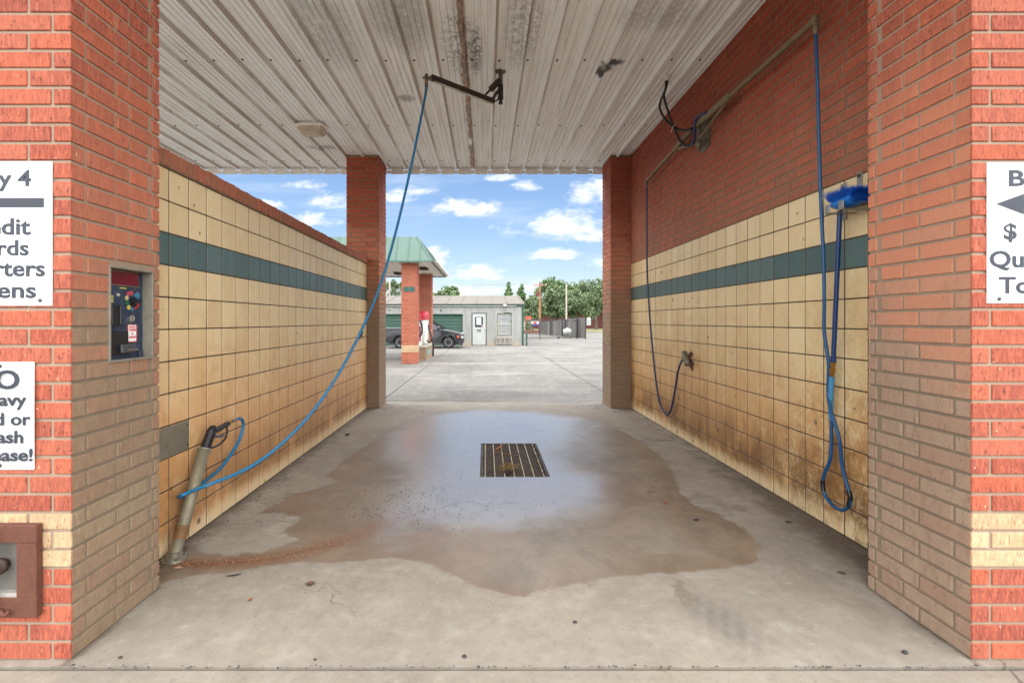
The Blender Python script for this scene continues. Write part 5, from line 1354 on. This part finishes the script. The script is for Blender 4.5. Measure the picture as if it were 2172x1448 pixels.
# ---- dark pickup by the building
tr = thing('pickup', 'dark grey crossover pickup parked beside the storage building', 'pickup', (-3.375, 27.3, 0))
Mc = Mat('charcoal_paint'); M_CAR = Mc.out(S(22, 24, 28), .3, .2, Coat_Weight=.6, Coat_Roughness=.06)
CXC, CYN, CYW = -3.375, 26.40, 1.80
def arch(xc, r, n=12): return [(xc+r*math.cos(R(180*i/n)), .33+r*math.sin(R(180*i/n))) for i in range(n+1)]
ol = [(2.02, .27), (2.10, .40), (2.13, .58), (2.12, .72), (2.05, .83), (1.90, .90), (1.60, .965), (1.30, 1.01), (1.02, 1.06), (.4, 1.08), (-.6, 1.10), (-1.2, 1.13), (-2.12, 1.14), (-2.19, 1.10), (-2.21, .70), (-2.18, .42), (-2.05, .33)]
ol += [(-2.05, .33)] if False else []
ol += arch(-1.335, .40)[::-1][:] if False else []
lower = [(x, z) for x, z in [(p[0], p[1]) for p in arch(-1.335, .40)[::-1]]]      # rear arch, from the back forward
lower = lower + [(-.85, .27), (.85, .27)] + arch(1.335, .40)[::-1]
bm = bmesh.new()
pl2 = ol + lower
vsn = [bm.verts.new((CXC+x, CYN, z)) for x, z in pl2]; fN = bm.faces.new(vsn)
ret = bmesh.ops.extrude_face_region(bm, geom=[fN]); vsx = [e for e in ret['geom'] if isinstance(e, bmesh.types.BMVert)]
bmesh.ops.translate(bm, verts=vsx, vec=(0, CYW, 0))
be = [e for e in bm.edges if abs(e.verts[0].co.y-e.verts[1].co.y) < 1e-5 and min(v.co.z for v in e.verts) > .55 and (min(v.co.z for v in e.verts) > .80 or abs(e.verts[0].co.x-CXC) > 1.9)]
bmesh.ops.bevel(bm, geom=be, offset=.11, segments=4, affect='EDGES', profile=.6)
bmesh.ops.triangulate(bm, faces=[f for f in bm.faces if len(f.verts) > 4]); bmesh.ops.recalc_face_normals(bm, faces=bm.faces)
me = bpy.data.meshes.new('body'); bm.to_mesh(me); bm.free(); me.materials.append(M_CAR)
a_ = me.polygons; a_.foreach_set('use_smooth', [True]*len(a_))
me.set_sharp_from_angle(angle=R(32)); body = part('body', me, None, tr)
def ring_(pts, y): return [(CXC+x, y, z) for x, z in pts]
cab = [(1.02, 1.05), (.30, 1.50), (.10, 1.55), (-.75, 1.56), (-.95, 1.50), (-1.15, 1.12)]
m = MB(); n_ = len(cab)
s0 = [(CXC+x, CYN+.10+.19*max(0, (z-1.05)/.5), z) for x, z in cab]; s1 = [(CXC+x, CYN+CYW-.10-.19*max(0, (z-1.05)/.5), z) for x, z in cab]
m.addf(s0+s1, [list(range(n_)), list(range(n_, 2*n_))[::-1]]+[(i, (i+1) % n_, n_+(i+1) % n_, n_+i) for i in range(n_)])
Mgl = Mat('car_glass'); part('glasshouse', m, Mgl.out(S(30, 34, 38), .05, 0, Coat_Weight=.5), tr)
m = MB()
for y_, sg in ((CYN, 1), (CYN+CYW, -1)):
    def sp_(x, z): return Vector((CXC+x, y_+sg*(.095+.19*max(0, (z-1.05)/.5)), z))
    m.beam(sp_(1.05, 1.05), sp_(.30, 1.50), .05, .07); m.beam(sp_(-.20, 1.07), sp_(-.22, 1.53), .05, .09); m.beam(sp_(-1.15, 1.10), sp_(-.92, 1.50), .06, .16); m.beam(sp_(.32, 1.50), sp_(-.92, 1.53), .05, .05)
m.box(CXC-.90, CXC+.22, CYN+.29, CYN+CYW-.29, 1.535, 1.575, .018); part('roof', m, M_CAR, tr)
M_TYRE = paint_mat('tyre', (34, 33, 32), .8); M_RIM = metal_mat('rim', (190, 190, 188), .3, .8); M_CLAD = paint_mat('cladding', (38, 39, 41), .65)
for xq in (-1.335, 1.335):
    for y_, sg in ((CYN+.02, 1), (CYN+CYW-.02, -1)):
        c = Vector((CXC+xq, y_, .335)); m = MB(); m.lathe(c, (0, sg, 0), [(0, .225), (.004, .255), (.012, .31), (.03, .332), (.19, .332), (.21, .31), (.22, .2)], 36)
        wh = part('wheel', m, M_TYRE, tr)
        m = MB(); m.lathe(c+Vector((0, sg*.022, 0)), (0, sg, 0), [(0, .222), (.01, .215), (.06, .20), (.061, 0)], 30); part('rim_barrel', m, M_CLAD, wh)
        m = MB()
        for k in range(6):
            an = R(60*k+15); d = Vector((math.cos(an), 0, math.sin(an))); tn = Vector((-math.sin(an), 0, math.cos(an)))
            for o_ in (-.035, .035): m.beam(c+Vector((0, sg*.022, 0))+d*.05+tn*o_*.6, c+Vector((0, sg*.008, 0))+d*.215+tn*o_*1.5, .026, .028, up=(0, 1, 0))
        m.lathe(c+Vector((0, sg*.008, 0)), (0, sg, 0), [(0, .045), (.02, .06)], 16); m.lathe(c+Vector((0, sg*.004, 0)), (0, sg, 0), [(0, .212), (0, .226), (.02, .226)], 36); part('rim', m, M_RIM, wh)
for y_, sg in ((CYN, -1), (CYN+CYW, 1)):
    m = MB()
    for xq in (-1.335, 1.335):
        ar = arch(xq, .425, 14)
        m.tube([(CXC+x, y_+sg*.004, z) for x, z in ar], .038, 8, 2)
    m.box(CXC-.92, CXC+.92, y_-.03, y_+.03, .26, .40, .01); part('cladding', m, M_CLAD, tr)
    mr = MB(); mr.blob((CXC+.80, y_+sg*.16, 1.14), (.10, .09, .075), 14, 8); mr.box(CXC+.78, CXC+.84, min(y_, y_+sg*.12), max(y_, y_+sg*.12), 1.07, 1.11); part('mirror', mr, M_CAR, tr)
    part('door_seam', MB().box(CXC+.86, CXC+.872, y_-.004, y_+.004, .42, 1.0), M_BLACK, tr)
    part('door_seam', MB().box(CXC-.16, CXC-.148, y_-.004, y_+.004, .42, 1.02), M_BLACK, tr)
    part('door_handle', MB().box(CXC+.0, CXC+.20, y_-.014, y_+.012, .93, .96, .006), M_CAR, tr)
    part('marker_light', MB().box(CXC+1.80, CXC+1.92, y_-.012, y_+.02, .58, .70, .012), paint_mat('amber', (216, 84, 34), .3), tr)
    yi = y_+(.25 if sg < 0 else -.25)
    part('headlight', MB().box(CXC+2.0, CXC+2.135, min(y_+sg*.004, yi), max(y_+sg*.004, yi), .80, .84, .012), M_RIM, tr)
    part('headlight', MB().box(CXC+2.02, CXC+2.145, min(y_+sg*.006, yi), max(y_+sg*.006, yi), .55, .68, .02), paint_mat('lamp_glass', (196, 198, 200), .15), tr)
m = MB(); m.box(CXC+2.08, CXC+2.142, CYN+.28, CYN+CYW-.28, .42, .76, .02); part('grille', m, M_BLACK, tr)
m = MB(); m.box(CXC+1.86, CXC+2.13, CYN-.008, CYN+CYW+.008, .25, .44, .03); part('bumper', m, M_CLAD, tr)
m = MB(); m.box(CXC-2.0, CXC+1.9, CYN+.28, CYN+CYW-.28, .24, .60); part('underbody', m, M_BLACK, tr)

# ---- lawn and things across the street
def lawn_mat():
    M = Mat('lawn'); p = M.pos(); n = M.noise(p, .3, 5, .6)
    return M.out(M.mix(n, S(88, 98, 56), S(132, 122, 84)), .95, bump=M.noise(p, 8, 4), bstr=.5, bdist=.05)
m = MB(); m.quad((-260, 62, .0), (260, 62, .0), (260, 700, .0), (-260, 700, .0)); struct('lawn', m, lawn_mat())
m = MB(); m.box(-60, 60, 61.6, 61.98, -.1, .10, .03); struct('kerb', m, M_LOT)
hs = thing('brick_house', 'dark red brick house behind the trees across the lawn', 'house', (24, 96, 0))
Mh = Mat('house_brick'); ph = Mh.pos(); bt = Mh.node('ShaderNodeTexBrick'); Mh.put(bt.inputs['Vector'], Mh.vm(ph, (1, 1, 1)))
hcx = Mh.sep(ph); Mh.put(bt.inputs['Vector'], Mh.comb(hcx[0], hcx[2], 0.0)); bt.inputs['Color1'].default_value = S(84, 40, 34); bt.inputs['Color2'].default_value = S(70, 32, 28); bt.inputs['Mortar'].default_value = S(92, 62, 54); bt.inputs['Scale'].default_value = 4
M_HB = Mh.out(bt.outputs[0], .9)
part('wall', MB().box(9, 46, 96, 106, -.05, 3.3), M_HB, hs)
m = MB(); m.prism([(8.4, 95.3, 3.25), (8.4, 101, 6.2), (8.4, 106.7, 3.25)], (38.2, 0, 0)); part('roof', m, paint_mat('shingle', (86, 74, 66), .9, .3, 3), hs)
for xq in (20.6, 29, 37):
    m = MB(); m.prism([(xq-.4, 95.95, .7), (xq+.4, 95.95, .7), (xq+.4, 95.95, 1.95)] + [(xq+.4*math.cos(R(a_)), 95.95, 1.95+.38*math.sin(R(a_))) for a_ in range(15, 180, 15)] + [(xq-.4, 95.95, 1.95)], (0, .08, 0)); wn = part('window', m, M_WHITE, hs)
    m = MB()
    for a_, b_ in ((-.32, -.03), (.03, .32)):
        for z_ in (.78, 1.32): m.box(xq+a_, xq+b_, 95.93, 95.948, z_, z_+.5)
    part('panes', m, paint_mat('house_pane', (150, 166, 172), .1), wn)
# play equipment and board
pg = thing('play_tower', 'small red roofed play tower beyond the iron gate', 'play tower', (5.3, 60, 0)); M_RED = paint_mat('play_red', (196, 74, 54), .5)
m = MB(); m.prism([(4.95, 59.5, 1.62), (5.70, 59.5, 1.62), (5.62, 59.5, 2.1), (5.05, 59.5, 2.1)], (0, 1.0, 0)); part('roof', m, M_RED, pg)
for xq in (5.05, 5.58):
    for y_ in (59.55, 60.42): part('post', MB().cyl((xq, y_, 0), (xq, y_, 1.66), .05, n=8), M_RED, pg)
part('deck', MB().box(5.0, 5.64, 59.5, 60.5, .82, .9), M_RED, pg); part('panel', MB().box(5.1, 5.55, 59.5, 59.54, .92, 1.5, .01), paint_mat('faded_play_red', (168, 88, 70), .6), pg)
bd = thing('notice_board', 'white and blue board on brown posts beyond the iron gate', 'board', (6.2, 61, 0)); a, b = P(1126, 680, 60.6), P(1143.5, 690, 60.6)
part('board_panel', MB().box(a.x, b.x, 60.6, 60.66, b.z+.18, a.z, .01), paint_mat('board_white', (206, 204, 202), .5), bd)
part('blue_band', MB().box(a.x+.02, b.x-.02, 60.6, 60.68, b.z, b.z+.178, .01), paint_mat('board_blue', (66, 74, 158), .5), bd)
m = MB(); c = P(1135, 684.5, 60.59); m.lathe(c, (0, 1, 0), [(0, .17), (.008, .17)], 14); part('red_disc', m, M_RED, bd)
for xq in (a.x+.08, b.x-.08): part('post', MB().box(xq-.04, xq+.04, 60.7, 60.78, 0, b.z+.3), M_RUST, bd)
m = MB(); m.box(4.2, 7.2, 57.6, 57.9, 0, .42, .03); single('low_wall_across', m, paint_mat('brown_planter', (124, 86, 70), .85, .25, 6), 'low brown wall beyond the iron gate', 'low wall')

# ---- poles and wires
M_POLE = paint_mat('wood_pole', (150, 104, 76), .85, .25, 5); M_GPOLE = paint_mat('grey_pole', (168, 158, 146), .8, .15, 4)
def pole(name, label, px, top, d, r, mat, arm):
    X = (px-CX)/FPX*d; H = EYE+(CY-top)/FPX*d; t = thing(name, label, 'utility pole', (X, d, 0))
    part('shaft', MB().cyl((X, d, 0), (X, d, H), r, r*.75, 14), mat, t)
    if arm:
        part('crossarm', MB().box(X-.9, X+.9, d-.14, d-.05, H-.5, H-.38), mat, t)
        for s_ in (-.8, -.3, .3, .8): part('insulator', MB().lathe((X+s_, d-.1, H-.38), UP, [(0, .04), (.05, .06), (.12, .03), (.13, 0)], 10), M_WHITE, t)
        part('transformer', MB().lathe((X-.36, d-.05, H-1.9), UP, [(0, .18), (.05, .21), (.62, .21), (.66, .14), (.67, 0)], 16), M_RUST, t)
    return X, H
pX, pH = pole('utility_pole', 'brown wooden utility pole with a rusty transformer', 1145, 598, 63, .15, M_POLE, True)
pole('utility_pole', 'pale grey pole without a crossarm standing behind the plank fence', 1201.3, 602, 59, .115, M_GPOLE, False)
pole('utility_pole', 'grey pole among the trees behind the storage roof beside the brick column', 826.5, 589, 57, .13, M_GPOLE, False)
for s_, lab in ((-.8, 'thin power line on the outer end of the pole crossarm'), (.3, 'thin power line near the middle of the pole crossarm'), (.8, 'thin power line on the inner end of the pole crossarm')):
    pts = [(pX+s_, 62.9, pH-.25)] + [(pX+s_-70*t_, 62.9+8*t_*abs(s_)+2*t_, pH-.25+1.5*t_*(1+s_*.4)-3.2*(t_-t_*t_)) for t_ in (.2, .4, .6, .8, 1.0)]
    single('power_line', MB().tube(pts, .008, 5, 3), M_STEEL, lab, 'power line', 'power lines to the utility pole')

# ---- trees
def leaf_mat(name, a, b):
    M = Mat(name); r1, r2, _ = M.sep(M.attr('rnd').outputs['Color'])
    c = M.mix(r1, S(*a), S(*b)); c = M.mix(M.mul(M.ss(r2, .8, 1.0), .5), c, S(140, 150, 98))
    return M.out(c, .6, Specular_IOR_Level=.25)
M_LF1 = leaf_mat('leaf_olive', (74, 92, 60), (120, 136, 100)); M_LF2 = leaf_mat('leaf_dark', (66, 92, 54), (106, 130, 80)); M_BARK = paint_mat('bark', (96, 84, 72), .9, .3, 6)
def tree(name, label, px, top, wpx, d, crown_lo, lf, n=3400, seed=1, size=.30, pointed=False, trunk_px=None, clumps=34):
    rt_ = random.Random(seed); X = (px-CX)/FPX*d; H = EYE+(CY-top)/FPX*d; Rw = wpx/2/FPX*d
    t = thing(name, label, 'tree', (X, d, 0), 'trees beyond the yard')
    m = MB(); hc_ = (H+crown_lo)/2; hh = (H-crown_lo)/2; cl2 = []
    for k in range(clumps):
        for _ in range(30):
            q = Vector((rt_.uniform(-1, 1), rt_.uniform(-1, 1), rt_.uniform(-1, 1)))
            if .25 < q.length < 1: break
        w_ = 1.0
        if pointed: w_ = max(.18, .95-.8*(q.z*.5+.5))
        cl2.append((Vector((X+q.x*Rw*w_*.86, d+q.y*Rw*w_*.86, hc_+q.z*hh*.86)), rt_.uniform(.16, .34)*Rw*(.75 if pointed else 1)))
    for k in range(n):
        c, r_ = rt_.choice(cl2); dr = Vector((rt_.gauss(0, 1), rt_.gauss(0, 1), rt_.gauss(0, 1))).normalized()
        p = c+dr*r_*(rt_.random()**.45); s_ = size*rt_.uniform(.55, 1.25)
        a1 = Vector((rt_.gauss(0, 1), rt_.gauss(0, 1), rt_.gauss(0, .6))).normalized(); a2 = a1.orthogonal().normalized()
        a2 = (a2*math.cos(k)+a1.cross(a2)*math.sin(k))
        m.cur = (rt_.random(), rt_.random(), 0, 1)
        m.addf([p-a1*s_*.5, p+a2*s_*.32, p+a1*s_*.5, p-a2*s_*.32], [(0, 1, 2, 3)])
    part('crown', m.mesh('crown', lf, fix=False), None, t)
    m = MB(); tr_ = max(.10, Rw*.06); tx = X if trunk_px is None else (trunk_px-CX)/FPX*d
    m.tube([(tx, d, -.05), (tx+.05, d, crown_lo*.6), (X+.1, d, crown_lo+hh*.4), (X, d, hc_+hh*.5)], lambda s: tr_*(1.25-.95*s), 10, 5)
    for k in range(7):
        c, r_ = cl2[k*3 % len(cl2)]; b = Vector((X+.05, d, crown_lo+hh*rt_.uniform(.1, .9))); m.tube([b, b.lerp(c, .5)+Vector((0, 0, .15)), c], lambda s: tr_*.4*(1-.7*s), 6, 4)
    part('trunk', m, M_BARK, t)
tree('tree', 'broad olive green tree with its grey trunk in front of the arched window', 1262, 588, 88, 84, 2.2, M_LF1, 8000, 1, .42, trunk_px=1264, clumps=60)
tree('tree', 'wide pale green tree between the two utility poles', 1180, 606, 96, 72, 1.9, M_LF1, 8500, 2, .36, clumps=60)
tree('tree', 'round light green tree just above the end of the plank fence', 1222, 612, 78, 70, 1.7, M_LF1, 7000, 3, .36, clumps=50)
tree('tree', 'low pale green tree at the corner of the storage building', 1130, 626, 62, 69, 1.2, M_LF1, 5500, 4, .34, clumps=44)
tree('tree', 'tall dark tree rising behind the brown wooden pole', 1165, 581, 70, 98, 3, M_LF2, 5200, 5, .46)
tree('tree', 'dark tree behind the top of the pale grey pole', 1206, 590, 76, 100, 3, M_LF2, 5200, 6, .46)
tree('tree', 'narrow dark pointed tree left of its twin above the storage roof', 1079, 593, 42, 92, 2, M_LF2, 2600, 7, .42, True, clumps=44)
tree('tree', 'narrow dark pointed tree right of its twin nearer the corner of the storage building', 1106, 595, 46, 94, 2, M_LF2, 2600, 8, .42, True, clumps=44)
tree('tree', 'loose dark tree with a drooping branch above the storage roof', 955, 599, 58, 62, 2, M_LF2, 3200, 9, .30, clumps=44)
tree('tree', 'small light green tree hard against the rear canopy column', 926, 606, 44, 60, 2, M_LF1, 2200, 10, .28)
tree('tree', 'bright green tree seen under the canopy eave', 838, 589, 66, 58, 2, M_LF1, 3200, 11, .28)
tree('tree', 'dark tree mostly hidden by the tall brick wall at the far edge of the grove', 1298, 584, 90, 96, 2.4, M_LF2, 5000, 12, .42)
m = MB(); rt_ = random.Random(4)
c = P(1121, 689, 59)
for k in range(500):
    p = c+Vector((rt_.gauss(0, .18), rt_.gauss(0, .2), rt_.gauss(-.15, .32))); a1 = Vector((rt_.gauss(0, 1), rt_.gauss(0, 1), rt_.gauss(0, 1))).normalized(); a2 = a1.orthogonal().normalized(); m.cur = (rt_.random(), rt_.random(), 0, 1)
    m.addf([p-a1*.09, p+a2*.06, p+a1*.09, p-a2*.06], [(0, 1, 2, 3)])
m.cyl((c.x, c.y, -.02), (c.x, c.y, c.z), .04)
single('shrub', m.mesh('shrub', M_LF1, fix=False), None, 'small leafy green shrub under the red play tower', 'shrub')
